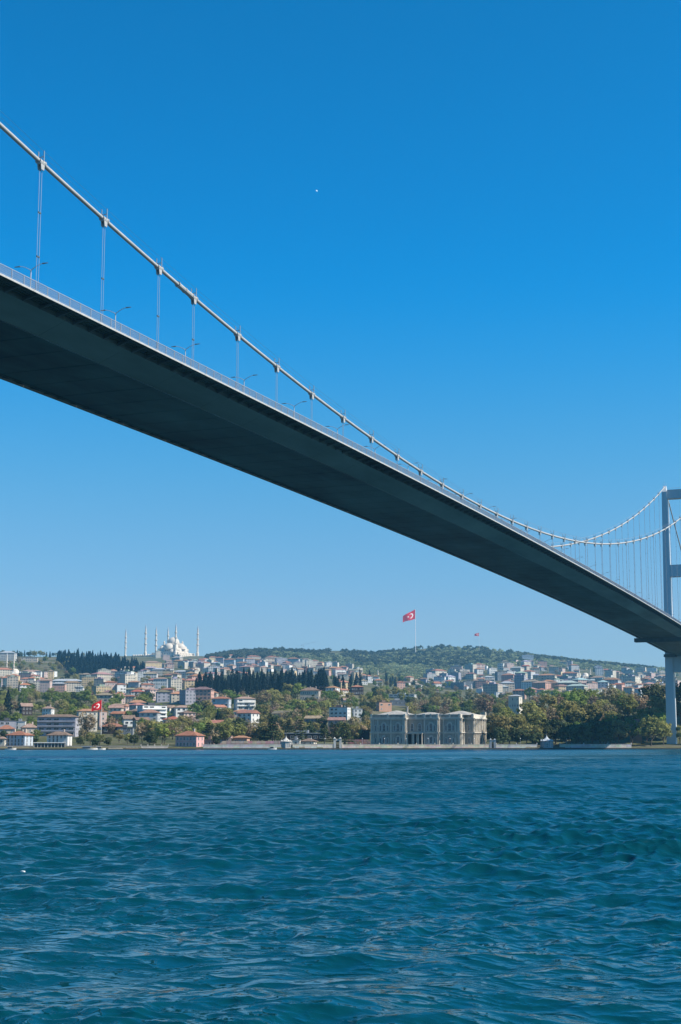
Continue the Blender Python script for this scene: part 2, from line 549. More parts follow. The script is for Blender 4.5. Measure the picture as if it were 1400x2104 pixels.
# ------------------------------------------------------------------ water
def build_water():
    m, n, l, b = new_mat('strait_water')
    b.inputs['Base Color'].default_value = (0.001, 0.036, 0.049, 1)
    b.inputs['Roughness'].default_value = 0.06
    b.inputs['IOR'].default_value = 1.333
    w1 = noise_node(n, l, 1.9, 3, 0.55, 'World')
    w1.noise_type = 'RIDGED_MULTIFRACTAL'
    w1.inputs['Lacunarity'].default_value = 2.2
    w1.inputs['Offset'].default_value = 0.9
    mp = n.new('ShaderNodeMapping')
    mp.inputs['Rotation'].default_value = (0, 0, -YAW + 0.25)
    mp.inputs['Scale'].default_value = (1.0, 0.6, 1.0)
    geo = n.new('ShaderNodeNewGeometry')
    l.new(geo.outputs['Position'], mp.inputs[0])
    l.new(mp.outputs[0], w1.inputs['Vector'])
    ra = n.new('ShaderNodeAttribute')
    ra.attribute_name = 'ruffle'
    l.new(ra.outputs['Fac'], b.inputs['Roughness'])
    # smooth slicks between the rippled patches
    sl = noise_node(n, l, 0.035, 3, 0.5, 'World')
    mr = n.new('ShaderNodeMapRange')
    mr.inputs['From Min'].default_value = 0.35; mr.inputs['From Max'].default_value = 0.62
    mr.inputs['To Min'].default_value = 0.25; mr.inputs['To Max'].default_value = 1.0
    l.new(sl.outputs['Fac'], mr.inputs['Value'])
    bp = n.new('ShaderNodeBump')
    bp.inputs['Distance'].default_value = 0.045
    l.new(mr.outputs[0], bp.inputs['Strength'])
    l.new(w1.outputs['Fac'], bp.inputs['Height']); l.new(bp.outputs[0], b.inputs['Normal'])

    NC = 400
    th = np.concatenate([np.linspace(-0.262, 0.262, NC), np.linspace(0.262, 2 * math.pi - 0.262, 62)[1:-1]])
    rs = [3.0]
    while rs[-1] < 1150:
        r = rs[-1]
        rs.append(r + (0.4 if r < 13 else (max(0.026, r * 0.0019) if r < 330 else r * 0.0035)))
    rs = np.array(rs + [1400, 2000, 3500, 6400])
    R, T = np.meshgrid(rs, th, indexing='ij')
    dr = np.gradient(rs)[:, None] * np.ones_like(T)
    dth = np.full(len(th), 0.524 / (NC - 1)); dth[NC:] = (2 * math.pi - 0.524) / 61
    dx = np.maximum(dr, R * dth[None, :])
    ang = YAW + T
    X, Y = CAM[0] + R * np.cos(ang), CAM[1] + R * np.sin(ang)
    Xf, Yf, DX = X.ravel(), Y.ravel(), dx.ravel()
    Z = np.zeros_like(Xf); OX = np.zeros_like(Xf); OY = np.zeros_like(Xf)
    rs_ = np.random.RandomState(5)
    patch = 0.55 + 1.1 * vnoise(Xf / 13, Yf / 13, 9) * vnoise(Xf / 47 + 9, Yf / 47, 10) * 2
    patch = np.minimum(patch, 1.22)
    slick = np.clip((vnoise(Xf / 7 + 3, Yf / 7, 12) * 0.6 + vnoise(Xf / 29, Yf / 29, 13) * 0.6 - 0.30) * 3, 0.30, 1)
    warp = [(vnoise(Xf / s, Yf / s, 60 + i) - 0.5) * 2 for i, s in enumerate((1.7, 2.9, 5.3, 11.0, 24.0))]
    NW = 104
    unres = np.zeros_like(Xf)
    for k in range(NW):
        lam = 0.20 * (9.0 / 0.20) ** (k / (NW - 1))
        lam *= rs_.uniform(0.93, 1.07)
        a = 0.0088 * lam * (1.0 if lam < 1.1 else (1.1 / lam) ** 0.58) * rs_.uniform(0.6, 1.3)
        # waves run mostly along the strait, towards the camera and to its left
        dirn = YAW + math.radians(195) + rs_.normal(0, 0.6 if lam > 1.5 else 1.0)
        kx, ky = math.cos(dirn), math.sin(dirn)
        kk = 2 * math.pi / lam
        ph0 = rs_.uniform(0, 6.28)
        fade = np.clip((lam / DX - 2.2) / 2.2, 0, 1)
        unres += 0.5 * (a * kk) ** 2 * (1 - fade ** 2)
        ok = np.nonzero(fade > 0)[0]
        if not len(ok):
            continue
        ph = kk * (kx * Xf[ok] + ky * Yf[ok]) + ph0
        w = warp[min(4, max(0, int(math.log(lam * 5 / 1.7) / 0.65)))]
        ph += (1.6 if k % 2 else -1.6) * w[ok]
        A = a * fade[ok] * (patch[ok] if lam > 1.2 else slick[ok] * patch[ok])
        Z[ok] += A * np.cos(ph)
        s_ = 0.78 * A * np.sin(ph)
        OX[ok] -= kx * s_
        OY[ok] -= ky * s_
    V = np.column_stack([Xf + OX, Yf + OY, Z])
    me = grid_mesh('water', V, len(rs), len(th), m, wrap=True)
    # waves finer than the sheet's mesh are carried as surface roughness, stronger in wind-ruffled patches
    big = 0.45 + 0.75 * vnoise(Xf / 70, Yf / 26, 71) + 0.35 * (vnoise(Xf / 23, Yf / 9, 72) - 0.5)
    at_ = me.attributes.new('ruffle', 'FLOAT', 'POINT')
    at_.data.foreach_set('value', np.clip(np.sqrt(np.sqrt(2 * unres) * np.clip(big, 0.2, 1.3)) * 0.62 - 0.10, 0.04, 0.34).astype(np.float32))
    o = link('water', me)
    kind(o, 'structure')
    # disc under the viewer closes the sheet
    d = MB()
    k = 40
    d.add([(CAM[0] + 3.3 * math.cos(2 * math.pi * i / k), CAM[1] + 3.3 * math.sin(2 * math.pi * i / k), -0.25) for i in range(k)], [tuple(range(k))])
    kind(d.build('water_disc', m), 'structure')
build_water()

# ------------------------------------------------------------------ the suspension bridge
XT, ZTOP, ZMID = 537.75, 164.05, 71.0
HW, EDGE = 14.15, 16.75
def deck_z(x):
    return 67.25 - 7.558 * (x / 537.0) ** 2
def cable_z(x):
    return ZMID + (ZTOP - ZMID) * (x / XT) ** 2
SP = 18.18
HANG = []
for k in range(10):
    HANG += [(k + 0.5) * SP - 0.73, -(k + 0.5) * SP - 0.73]
for k in range(20):
    x = 9.5 * SP + 0.709 * SP + k * SP
    if x < XT - 9:
        HANG.append(x - 0.73)
    if x < 300:
        HANG.append(-x - 0.73)
HANG.sort()

bridge = empty('suspension_bridge', (0, 0, 0))
tag(bridge, 'grey steel suspension bridge crossing overhead from upper left to the right edge', 'bridge')

def copies(me, name, parent, locs):
    return [link(name, me, parent, loc=l) for l in locs]

def build_deck():
    L = 17.9
    # one girder segment, built about its own middle at deck level (z = 0 is the foot of the fascia)
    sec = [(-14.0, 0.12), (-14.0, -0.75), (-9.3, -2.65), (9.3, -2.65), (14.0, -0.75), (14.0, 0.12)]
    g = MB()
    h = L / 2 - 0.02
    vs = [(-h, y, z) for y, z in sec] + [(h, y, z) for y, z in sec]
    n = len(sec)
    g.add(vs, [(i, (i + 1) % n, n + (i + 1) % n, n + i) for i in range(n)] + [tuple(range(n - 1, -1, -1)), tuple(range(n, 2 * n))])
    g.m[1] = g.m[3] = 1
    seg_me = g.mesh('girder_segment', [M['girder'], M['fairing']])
    # welded seams and stiffener lips under the box
    s = MB()
    for x in (-h + 0.15, 0.0):
        s.box(x - 0.04, x + 0.04, -9.2, 9.2, -2.675, -2.64)
    for y in (-9.3, 9.3):
        s.box(-h, h, y - 0.12, y + 0.12, -2.76, -2.60)
    seam_me = s.mesh('underside_seam', M['girder'])
    rd = MB().box(-h, h, -13.8, 13.8, 0.121, 0.26)
    road_me = rd.mesh('roadway', M['asphalt'])
    walk = {}
    for sg in (-1, 1):
        w = MB()
        y0, y1 = sorted((sg * 14.02, sg * 16.62))
        w.box(-h, h, y0, y1, 0.0, 0.14)
        for q in (0.25, 0.5, 0.75):
            yy = sg * (14.02 + q * 2.6)
            w.box(-h, h, yy - 0.06, yy + 0.06, -0.16, 0.0)
        walk[sg] = w.mesh('walkway', M['girder'])
    fas = {}
    for sg in (-1, 1):
        y0, y1 = sorted((sg * 16.62, sg * 16.75))
        fas[sg] = MB().box(-L / 2, L / 2, y0, y1, -0.04 if sg < 0 else -0.42, 0.26).mesh('fascia', M['fascia'])
    br = {}
    for sg in (-1, 1):
        b = MB()
        pts = [(14.0, -0.02), (16.6, -0.02), (16.6, -0.14), (14.0, -0.80)]
        v = [(-0.14, sg * y, z) for y, z in pts] + [(0.14, sg * y, z) for y, z in pts]
        f = [(0, 1, 2, 3), (7, 6, 5, 4), (0, 4, 5, 1), (1, 5, 6, 2), (2, 6, 7, 3), (3, 7, 4, 0)]
        b.add(v, f)
        y0, y1 = sorted((sg * 14.0, sg * 14.5))
        br[sg] = b.mesh('bracket', M['bracket'])
    post = MB().box(-0.045, 0.045, -0.05, 0.05, 0.14, 1.62).mesh('railing_post', M['rail'])
    pw = L / 6
    pan = MB()
    pan.box(-pw / 2, pw / 2, -0.035, 0.035, 1.56, 1.64)
    pan.box(-pw / 2, pw / 2, -0.02, 0.02, 0.42, 0.46)
    for k in range(22):
        x = -pw / 2 + (k + 0.5) * pw / 22
        pan.box(x - 0.011, x + 0.011, -0.011, 0.011, 0.46, 1.56)
    for z in (0.75, 1.02, 1.29):
        pan.box(-pw / 2, pw / 2, -0.009, 0.009, z - 0.009, z + 0.009)
    pan_me = pan.mesh('railing_panel', M['rail'])
    far = MB()
    for k in range(6):
        far.box(-L / 2 + k * pw - 0.045, -L / 2 + k * pw + 0.045, -0.05, 0.05, 0.14, 1.62)
    for k in range(132):
        x = -L / 2 + (k + 0.5) * L / 132
        far.box(x - 0.011, x + 0.011, -0.011, 0.011, 0.46, 1.56)
    far.box(-L / 2, L / 2, -0.035, 0.035, 1.56, 1.64)
    far.box(-L / 2, L / 2, -0.02, 0.02, 0.42, 0.46)
    far_me = far.mesh('railing', M['rail'])
    near = 0
    for k in range(-20, 42):
        x0 = (k + 0.5) * L
        z0 = deck_z(x0)
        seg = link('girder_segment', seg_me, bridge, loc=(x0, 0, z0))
        seg.rotation_euler = (0, math.atan(2 * 7.558 * x0 / 537.0 ** 2), 0)
        link('underside_seam', seam_me, seg)
        link('roadway', road_me, seg)
        for sg in (-1, 1):
            link('walkway', walk[sg], seg)
            link('fascia', fas[sg], seg)
            for q in range(4):
                link('bracket', br[sg], seg, loc=(-L / 2 + (q + 0.5) * L / 4, 0, 0))
        r = link('railing', far_me, seg, loc=(0, EDGE - 0.12, 0))
        kind(r, 'stuff')
        if -15 <= k < 35:
            for q in range(6):
                link('railing_post', post, seg, loc=(-L / 2 + q * pw, -EDGE + 0.12, 0))
                link('railing_panel', pan_me, seg, loc=(-L / 2 + (q + 0.5) * pw, -EDGE + 0.12, 0))
        else:
            r = link('railing', far_me, seg, loc=(0, -EDGE + 0.12, 0))
            kind(r, 'stuff')
build_deck()

def build_cables():
    # clamp around the cable with lugs for two hanger ropes, two handrope posts on top
    c = MB()
    c.bar((-0.8, 0, 0), (0.8, 0, 0), 0.44, n=10)
    for x in (-0.7, 0.7):
        c.bar((x - 0.10, 0, 0), (x + 0.10, 0, 0), 0.50, n=10)
    for y in (-0.26, 0.26):
        c.add([(-0.5, y - 0.07, -0.3), (0.5, y - 0.07, -0.3), (0.36, y - 0.07, -1.15), (-0.36, y - 0.07, -1.15),
               (-0.5, y + 0.07, -0.3), (0.5, y + 0.07, -0.3), (0.36, y + 0.07, -1.15), (-0.36, y + 0.07, -1.15)],
              [(0, 1, 2, 3), (7, 6, 5, 4), (0, 4, 5, 1), (1, 5, 6, 2), (2, 6, 7, 3), (3, 7, 4, 0)])
    for y in (-0.48, 0.48):
        c.box(-0.05, 0.05, y - 0.05, y + 0.05, 0.15, 1.75)
    c.box(-0.05, 0.05, -0.48, 0.48, 0.80, 0.90)
    clamp_me = c.mesh('cable_clamp', M['cable'])
    unit = MB()
    for x in (-0.30, 0.30):
        unit.bar((x, 0, 0), (x, 0, 1), 0.037, n=6)
    rope_me = unit.mesh('hanger', M['hanger'])
    sock = MB()
    for x in (-0.22, 0.22):
        sock.bar((x, 0, 0.3), (x, 0, 1.8), 0.11, 0.07, n=6)
        sock.bar((x, 0, -1.6), (x, 0, -0.3), 0.07, 0.11, n=6)
    clip = MB().box(-0.36, 0.36, -0.07, 0.07, -0.10, 0.10).mesh('rope_clip', M['bracket'])
    for sg in (-1, 1):
        xs = np.concatenate([np.linspace(-XT, XT, 121)])
        pts = [(x, sg * HW, cable_z(x)) for x in xs]
        cab = MB().tube(pts, 0.325, 10).build('main_cable', M['cable'], bridge, smooth=True)
        # handropes on the little posts
        for y in (-0.48, 0.48):
            hr = [(x, sg * HW + y, cable_z(x) + 1.62) for x in np.linspace(-330, XT - 10, 90)]
            MB().tube(hr, 0.022, 4).build('handrope', M['hanger'], cab)
        # back stay to the land anchorage
        bs = [(XT + t * 255, sg * HW, ZTOP + (50 - ZTOP) * t - 8 * math.sin(math.pi * t)) for t in np.linspace(0, 1, 20)]
        MB().tube(bs, 0.36, 8).build('back_stay', M['cable'], bridge, smooth=True)
        for x in HANG:
            if sg > 0 and x < -60:
                continue
            z1 = cable_z(x)
            z0 = deck_z(x) + 0.1
            cl = link('cable_clamp', clamp_me, cab, loc=(x, sg * HW, z1))
            cl.rotation_euler = (0, -math.atan(2 * (ZTOP - ZMID) * x / XT ** 2) * 0.0, 0)
            h = z1 - 1.0 - z0
            if h < 0.5:
                continue
            ro = link('hanger', rope_me, bridge, loc=(x, sg * HW, z0), scale=(1, 1, h))
            k = int(h // 6)
            for i in range(1, k):
                o = link('rope_clip', clip, ro, loc=(0, 0, i / k), scale=(1, 1, 1.0 / h))
        # long sleeve beside the off-rhythm clamp nearest the viewer
        xq = -(9.5 * SP) - 4.2
        ang = math.atan(2 * (ZTOP - ZMID) * xq / XT ** 2)
        sl = MB().bar((xq - 2.6, sg * HW, cable_z(xq - 2.6)), (xq + 2.6, sg * HW, cable_z(xq + 2.6)), 0.46, n=10)
        for t in (-2.6, 0, 2.6):
            x = xq + t
            sl.bar((x - 0.1, sg * HW, cable_z(x - 0.1)), (x + 0.1, sg * HW, cable_z(x + 0.1)), 0.55, n=10)
        sl.build('cable_sleeve', M['cable'], cab)
build_cables()

def build_tower():
    tw = empty('tower', (XT, 0, 0))
    tw.parent = bridge
    # legs lean in slightly and taper towards the top; each is a welded box of stacked plates
    levels = np.linspace(2.0, 160.5, 9)
    for sg in (-1, 1):
        g = MB()
        for a, b in zip(levels[:-1], levels[1:]):
            def half(z):
                t = (z - 2) / 158.5
                return 2.75 - 1.15 * t, 3.5 - 0.1 * t, sg * (HW + 1.0 * (1 - t))
            for z_a, z_b, inset in ((a, b - 0.12, 0.0), (b - 0.12, b, 0.06)):
                h0, d0, c0 = half(z_a)
                h1, d1, c1 = half(z_b)
                v = []
                for h, d, c, z in ((h0 - inset, d0 - inset, c0, z_a), (h1 - inset, d1 - inset, c1, z_b)):
                    v += [(-d, c - h, z), (d, c - h, z), (d, c + h, z), (-d, c + h, z)]
                g.add(v, [(3, 2, 1, 0), (4, 5, 6, 7), (0, 1, 5, 4), (1, 2, 6, 5), (2, 3, 7, 6), (3, 0, 4, 7)])
        leg = g.build('leg', M['tower'], tw)
        s = MB()
        c0 = sg * HW
        s.add([(-3.3, c0 - 1.2, 160.5), (3.3, c0 - 1.2, 160.5), (3.3, c0 + 1.2, 160.5), (-3.3, c0 + 1.2, 160.5),
               (-0.8, c0 - 0.9, 164.6), (0.8, c0 - 0.9, 164.6), (0.8, c0 + 0.9, 164.6), (-0.8, c0 + 0.9, 164.6)],
              [(3, 2, 1, 0), (4, 5, 6, 7), (0, 1, 5, 4), (1, 2, 6, 5), (2, 3, 7, 6), (3, 0, 4, 7)])
        for y in (-0.9, 0.9):
            s.bar((0, c0 + y, 164.6), (0, c0 + y, 166.4), 0.07, n=5)
        s.bar((0, c0, 164.6), (0, c0, 168.2), 0.05, n=5)
        s.build('saddle', M['tower'], leg)
        MB().box(-5.5, 5.5, sg * 15.2 - 5, sg * 15.2 + 5, -2.5, 2.0).build('footing', M['quay'], tw)
    for z0, z1, nm in ((156.0, 161.3, 'crossbeam'), (106.5, 113.6, 'crossbeam'), (47.0, 57.0, 'crossbeam')):
        t = (0.5 * (z0 + z1) - 2) / 158.5
        yy = HW + 1.0 * (1 - t) - (2.75 - 1.15 * t)
        b = MB().box(-2.6, 2.6, -yy, yy, z0, z1)
        b.box(-2.75, 2.75, -yy, yy, z1 + 0.001, z1 + 0.35)
        cb = b.build(nm, M['tower'], tw)
        if z0 > 150:
            r = MB()
            for y in np.linspace(-yy + 0.5, yy - 0.5, 12):
                r.bar((-2.5, y, z1 + 0.35), (-2.5, y, z1 + 1.5), 0.05, n=4)
            r.bar((-2.5, -yy, z1 + 1.5), (-2.5, yy, z1 + 1.5), 0.05, n=4)
            r.build('guard_rail', M['rail'], cb)
    # bearing bracket where the deck rests by the north leg
    MB().box(-6.0, 2.0, 10.0, 17.5, 56.4, 58.0).build('deck_bearing', M['bracket'], tw)
build_tower()

# maintenance gantry hung under the deck near the tower
def build_gantry():
    x0 = 412.0
    z0 = deck_z(x0)
    root = empty('maintenance_gantry', (x0, 0, z0))
    tag(root, 'dark inspection gantry slung under the bridge deck near the tower', 'gantry')
    b = MB()
    for x in (-1.8, 1.8):
        for z in (-4.9, -3.1):
            b.box(x - 0.16, x + 0.16, -14.2, 13.9, z - 0.16, z + 0.16)
    b.build('beam', M['bracket'], root)
    st = MB().box(-0.10, 0.10, -0.10, 0.10, -4.74, -3.26).mesh('strut', M['bracket'])
    for k in range(15):
        for x in (-1.8, 1.8):
            link('strut', st, root, loc=(x, -14.0 + k * 27.8 / 14, 0))
    MB().box(-1.6, 1.6, -14.2, 13.9, -4.85, -4.72).build('platform', M['bracket'], root)
    MB().box(-1.90, -1.84, -14.1, 13.8, -4.9, -3.1).build('side_plate', M['bracket'], root)
    h = MB()
    for y in (-12.5, 12.5):
        for x in (-1.8, 1.8):
            h.box(x - 0.1, x + 0.1, y - 0.1, y + 0.1, -2.94, -1.3)
    h.build('hanger_bar', M['bracket'], root)
build_gantry()

# lamp posts along the middle of the roadway
def build_lamps():
    p = MB().bar((0, 0, 0), (0, 0, 11.9), 0.13, 0.085, n=8).box(-0.3, 0.3, -0.3, 0.3, 0.0, 0.9)
    pole = p.mesh('pole', M['lamp'])
    arms = {}
    heads = {}
    for sg in (-1, 1):
        a = MB().tube([(0, 0, 11.8), (0, sg * 0.15, 12.05), (0, sg * 1.1, 12.55), (0, sg * 1.9, 12.8), (0, sg * 2.2, 12.83)], [0.07, 0.065, 0.05, 0.045, 0.045], 6)
        arms[sg] = a.mesh('arm', M['lamp'])
        h = MB()
        y0, y1 = sg * 2.1, sg * 3.1
        v = [(-0.15, y0, 12.74), (0.15, y0, 12.74), (0.10, y1, 12.79), (-0.10, y1, 12.79), (-0.09, y0, 12.90), (0.09, y0, 12.90), (0.05, y1, 12.87), (-0.05, y1, 12.87)]
        f = [(0, 1, 2, 3), (7, 6, 5, 4), (0, 4, 5, 1), (1, 5, 6, 2), (2, 6, 7, 3), (3, 7, 4, 0)]
        h.add(v, f)
        heads[sg] = h.mesh('lamp_head', M['lamphead'])
    xs = [x for x in np.arange(-203 - 27.0, 545, 27.0)]
    words = ['first', 'second', 'third', 'fourth', 'fifth', 'sixth', 'seventh', 'eighth', 'ninth', 'tenth', 'eleventh', 'twelfth', 'thirteenth',
             'fourteenth', 'fifteenth', 'sixteenth', 'seventeenth', 'eighteenth', 'nineteenth', 'twentieth', 'twenty-first', 'twenty-second', 'twenty-third', 'twenty-fourth', 'twenty-fifth', 'twenty-sixth', 'twenty-seventh', 'twenty-eighth', 'twenty-ninth', 'thirtieth', 'thirty-first']
    i = 0
    for x in xs:
        r = empty('street_lamp', (x, 0.0, deck_z(x) + 0.26), 0)
        if topix((x, 0.0, deck_z(x) + 12))[0] < 5:
            tag(r, 'two-armed grey lamp post on the bridge beyond the left edge', 'street lamp', 'lamp posts along the bridge')
        else:
            tag(r, 'two-armed grey lamp post on the bridge, %s counting from the left edge' % words[i], 'street lamp', 'lamp posts along the bridge')
            i += 1
        link('pole', pole, r)
        for sg in (-1, 1):
            a = link('arm', arms[sg], r)
            link('lamp_head', heads[sg], a)
build_lamps()

# ------------------------------------------------------------------ sea wall and quays
def face_angle(px):
    """rotation that turns local -y towards the viewer and local x to the viewer's right"""
    return YAW - math.atan(ux(px)) - math.pi / 2

def shore_point(px, off=0.0):
    d = float(shore_depth(px)) + off
    p = CAM + d * (FH + ux(px) * RT)
    return np.array([p[0], p[1], 0.0])

def strip_wall(name, px0, px1, z0, z1, thick, mat, label, cat, off=0.0, color=None, blocks=None, posts=None, step=40):
    """a long wall that follows the shore from column px0 to px1; blocks = length of its stone courses"""
    a, b = shore_point(px0, off), shore_point(px1, off)
    L = float(np.linalg.norm(b - a))
    rz = math.atan2(b[1] - a[1], b[0] - a[0])
    root = empty(name, a, rz)
    tag(root, label, cat)
    zc = z0
    if blocks:
        core = MB().box(0, L, 0.05, thick, z0, z1 - 0.02).build('core', mat, root, color=color)
        n = max(1, int(L / blocks))
        rows = 3
        hh = (z1 - z0) / rows
        me = MB().box(0.015, L / n - 0.015, 0.0, 0.3, 0.012, hh - 0.012).mesh('stone_block', mat)
        for r in range(rows):
            for k in range(n):
                link('stone_block', me, root, loc=(k * L / n, (RNG.random() - 0.5) * 0.03, z0 + r * hh), color=tuple(c * RNG.uniform(0.85, 1.1) for c in (color or (0.5, 0.5, 0.5))))
        MB().box(-0.1, L + 0.1, -0.12, thick + 0.1, z1 + 0.001, z1 + 0.22).build('coping', mat, root, color=color)
    else:
        MB().box(0, L, 0, thick, z0, z1).build('wall_face', mat, root, color=color)
        MB().box(-0.1, L + 0.1, -0.1, thick + 0.1, z1 + 0.001, z1 + 0.18).build('coping', mat, root, color=color)
    if posts:
        n = int(L / posts)
        pm = MB().box(-0.25, 0.25, -0.05, 0.45, z1 + 0.18, z1 + 0.75).hip(-0.3, 0.3, -0.1, 0.5, z1 + 0.75, 0.25).mesh('post', mat)
        for k in range(n + 1):
            link('post', pm, root, loc=(k * L / max(1, n), 0, 0), color=color)
    return root

def build_shore():
    # dark wet footing along the whole shore
    root = empty('quay', (0, 0, 0))
    pxs = list(range(-240, 1700, 60))
    m = MB()
    for a, b in zip(pxs[:-1], pxs[1:]):
        p, q = shore_point(a, -1.2), shore_point(b, -1.2)
        p2, q2 = shore_point(a, 16), shore_point(b, 16)
        zt = 0.75
        m.add([(p[0], p[1], -2), (q[0], q[1], -2), (q[0], q[1], zt), (p[0], p[1], zt)], [(0, 1, 2, 3)], 0)
        m.add([(p[0], p[1], zt), (q[0], q[1], zt), (q2[0], q2[1], 2.2), (p2[0], p2[1], 2.2)], [(0, 1, 2, 3)], 1)
    q = m.build('quay_edge', [M['quaydark'], M['quay']], None)
    bpy.data.objects.remove(root)
    kind(q, 'structure')
    strip_wall('sea_wall', 290, 346, 0.76, 2.0, 0.7, M['stone'], 'low pale sea wall beneath the bare trees left of the pink mansion', 'wall', 0.0, (0.42, 0.38, 0.33), None, 3.0)
    strip_wall('sea_wall', 418, 578, 0.76, 2.7, 0.8, M['stone'], 'long grey sea wall between the pink mansion and the tent-roofed pavilion', 'wall', 0.0, (0.40, 0.40, 0.38), 3.2)
    strip_wall('sea_wall', 602, 688, 0.76, 2.9, 0.8, M['stone'], 'pale sea wall between the tent-roofed pavilion and the white gate', 'wall', 0.0, (0.52, 0.48, 0.41), 3.2, 9.0)
    strip_wall('sea_wall', 703, 1006, 0.76, 2.7, 0.8, M['stone'], 'long pale stone sea wall in front of the palace', 'wall', 0.0, (0.50, 0.45, 0.37), 3.2, 10.0)
    strip_wall('sea_wall', 1020, 1104, 0.76, 2.7, 0.8, M['stone'], 'grey sea wall between the small gate and the shaded pavilion', 'wall', 0.0, (0.45, 0.44, 0.42), 3.2, 10.0)
    strip_wall('sea_wall', 1151, 1298, 0.76, 2.8, 0.8, M['stone'], 'grey sea wall under the dark trees right of the shaded pavilion', 'wall', 0.0, (0.45, 0.44, 0.42), 3.2, 12.0)
    # small landing stage and platforms at the left
    for x0, x1, nm in ((222, 252, 'pale floating jetty below the flagpole'), (258, 284, 'brown wooden jetty below the bare trees')):
        a, b = shore_point(x0, -5), shore_point(x1, -5)
        L = float(np.linalg.norm(b - a))
        r = empty('jetty', a, math.atan2(b[1] - a[1], b[0] - a[0]))
        tag(r, nm, 'jetty')
        MB().box(0, L, -1.4, 3.0, 0.45, 0.75).build('platform', M['stone'], r, color=(0.45, 0.40, 0.32) if x0 < 240 else (0.20, 0.13, 0.08))
        pl = MB().bar((0, 0, -1.5), (0, 0, 1.3), 0.14, n=6).mesh('pile', M['bark'])
        for k in range(5):
            link('pile', pl, r, loc=(k * L / 4, -1.2, 0))
        rl = MB().bar((0, -1.2, 1.25), (L, -1.2, 1.25), 0.05, n=4).build('rail', M['rail'], r)
build_shore()

def build_gates():
    # white twin-post gate left of the palace and the small gate at its right
    for pxc, w, h, col, lb in ((694, 4.4, 6.2, (0.60, 0.56, 0.50), 'pale two-pillared stone sea gate left of the palace wall'),
                               (1013, 3.6, 5.6, (0.42, 0.42, 0.42), 'small grey arched water gate at the right end of the palace wall')):
        p = shore_point(pxc, -0.2)
        r = empty('water_gate', (p[0], p[1], 0.7), face_angle(pxc))
        tag(r, lb, 'gate')
        pm = MB().box(-0.65, 0.65, -0.65, 0.65, 0, h - 1).box(-0.85, 0.85, -0.85, 0.85, h - 1, h - 0.7).hip(-0.6, 0.6, -0.6, 0.6, h - 0.7, 0.8).mesh('pillar', M['stone'])
        for s in (-1, 1):
            link('pillar', pm, r, loc=(s * (w / 2 - 0.6), 0, 0), color=col)
        MB().box(-w / 2 + 1.26, w / 2 - 1.26, -0.35, 0.35, h - 2.0, h - 1.05).build('lintel', M['stone'], r, color=col)
        g = MB()
        for k in range(6):
            x = -w / 2 + 1.4 + k * (w - 2.8) / 5
            g.box(x - 0.05, x + 0.05, -0.05, 0.05, 0, h - 2.05)
        g.box(-w / 2 + 1.3, w / 2 - 1.3, -0.04, 0.04, 1.3, 1.5)
        g.build('grille', M['dark'], r)
build_gates()

def build_kiosk(pxc, wpx, rot, col, lb, zb=0.76, H=7.6):
    """eight-sided marble sea pavilion with a concave tent roof running up to a spike"""
    d = float(shore_depth(pxc))
    p = shore_point(pxc, 2.2)
    R0 = wpx * d / FPX / 2
    r = empty('sea_pavilion', (p[0], p[1], zb), face_angle(pxc) + rot)
    tag(r, lb, 'pavilion')
    n = 8
    a0 = math.pi / 8
    hw = H * 0.50
    m = MB().lathe([(R0 * 0.9, 0), (R0 * 0.9, 0.5), (R0 * 0.84, 0.5), (R0 * 0.84, hw)], n, a0=a0, a1=a0 + 2 * math.pi)
    m.build('wall', M['stone'], r, color=col)
    side = 2 * R0 * 0.84 * math.sin(math.pi / 8)
    ap = R0 * 0.84 * math.cos(math.pi / 8)
    wm = arched_window(side * 0.42, hw * 0.62)
    gb = MB()
    w2 = side * 0.46
    gb.add([(-w2, -0.14, hw * 0.78), (w2, -0.14, hw * 0.78), (0, -0.14, hw * 1.22), (-w2, 0.5, hw * 0.78), (w2, 0.5, hw * 0.78), (0, 0.5, hw * 1.22)],
           [(0, 1, 2), (5, 4, 3), (0, 3, 4, 1), (1, 4, 5, 2), (2, 5, 3, 0)])
    gm = gb.mesh('gable', M['stone'])
    cm = MB().bar((0, 0, 0.5), (0, 0, hw), 0.20, n=6).mesh('corner_column', M['stone'])
    for k in range(n):
        t = k * math.pi / 4
        w = link('arched_window', wm, r, loc=(ap * math.sin(t), -ap * math.cos(t), 0.6), rz=t)
        link('gable', gm, r, loc=(ap * math.sin(t), -ap * math.cos(t), 0), rz=t, color=tuple(c * 1.05 for c in col))
        t += math.pi / 8
        link('corner_column', cm, r, loc=(R0 * 0.86 * math.sin(t), -R0 * 0.86 * math.cos(t), 0), color=col)
    prof = [(R0 * 1.0, hw * 0.96), (R0 * 1.0, hw * 1.0)]
    for k in range(9):
        t = k / 8
        prof.append((R0 * 0.95 * (1 - t) ** 2.3 + 0.03, hw * 1.0 + (H - hw) * (0.25 * t + 0.75 * t ** 1.25)))
    rf = MB().lathe(prof, 16).build('tent_roof', M['stone'], r, color=tuple(min(0.8, c * 1.1) for c in col))
    MB().bar((0, 0, H - 0.2), (0, 0, H + 1.1), 0.06, 0.02, n=5).build('finial', M['lead'], rf)

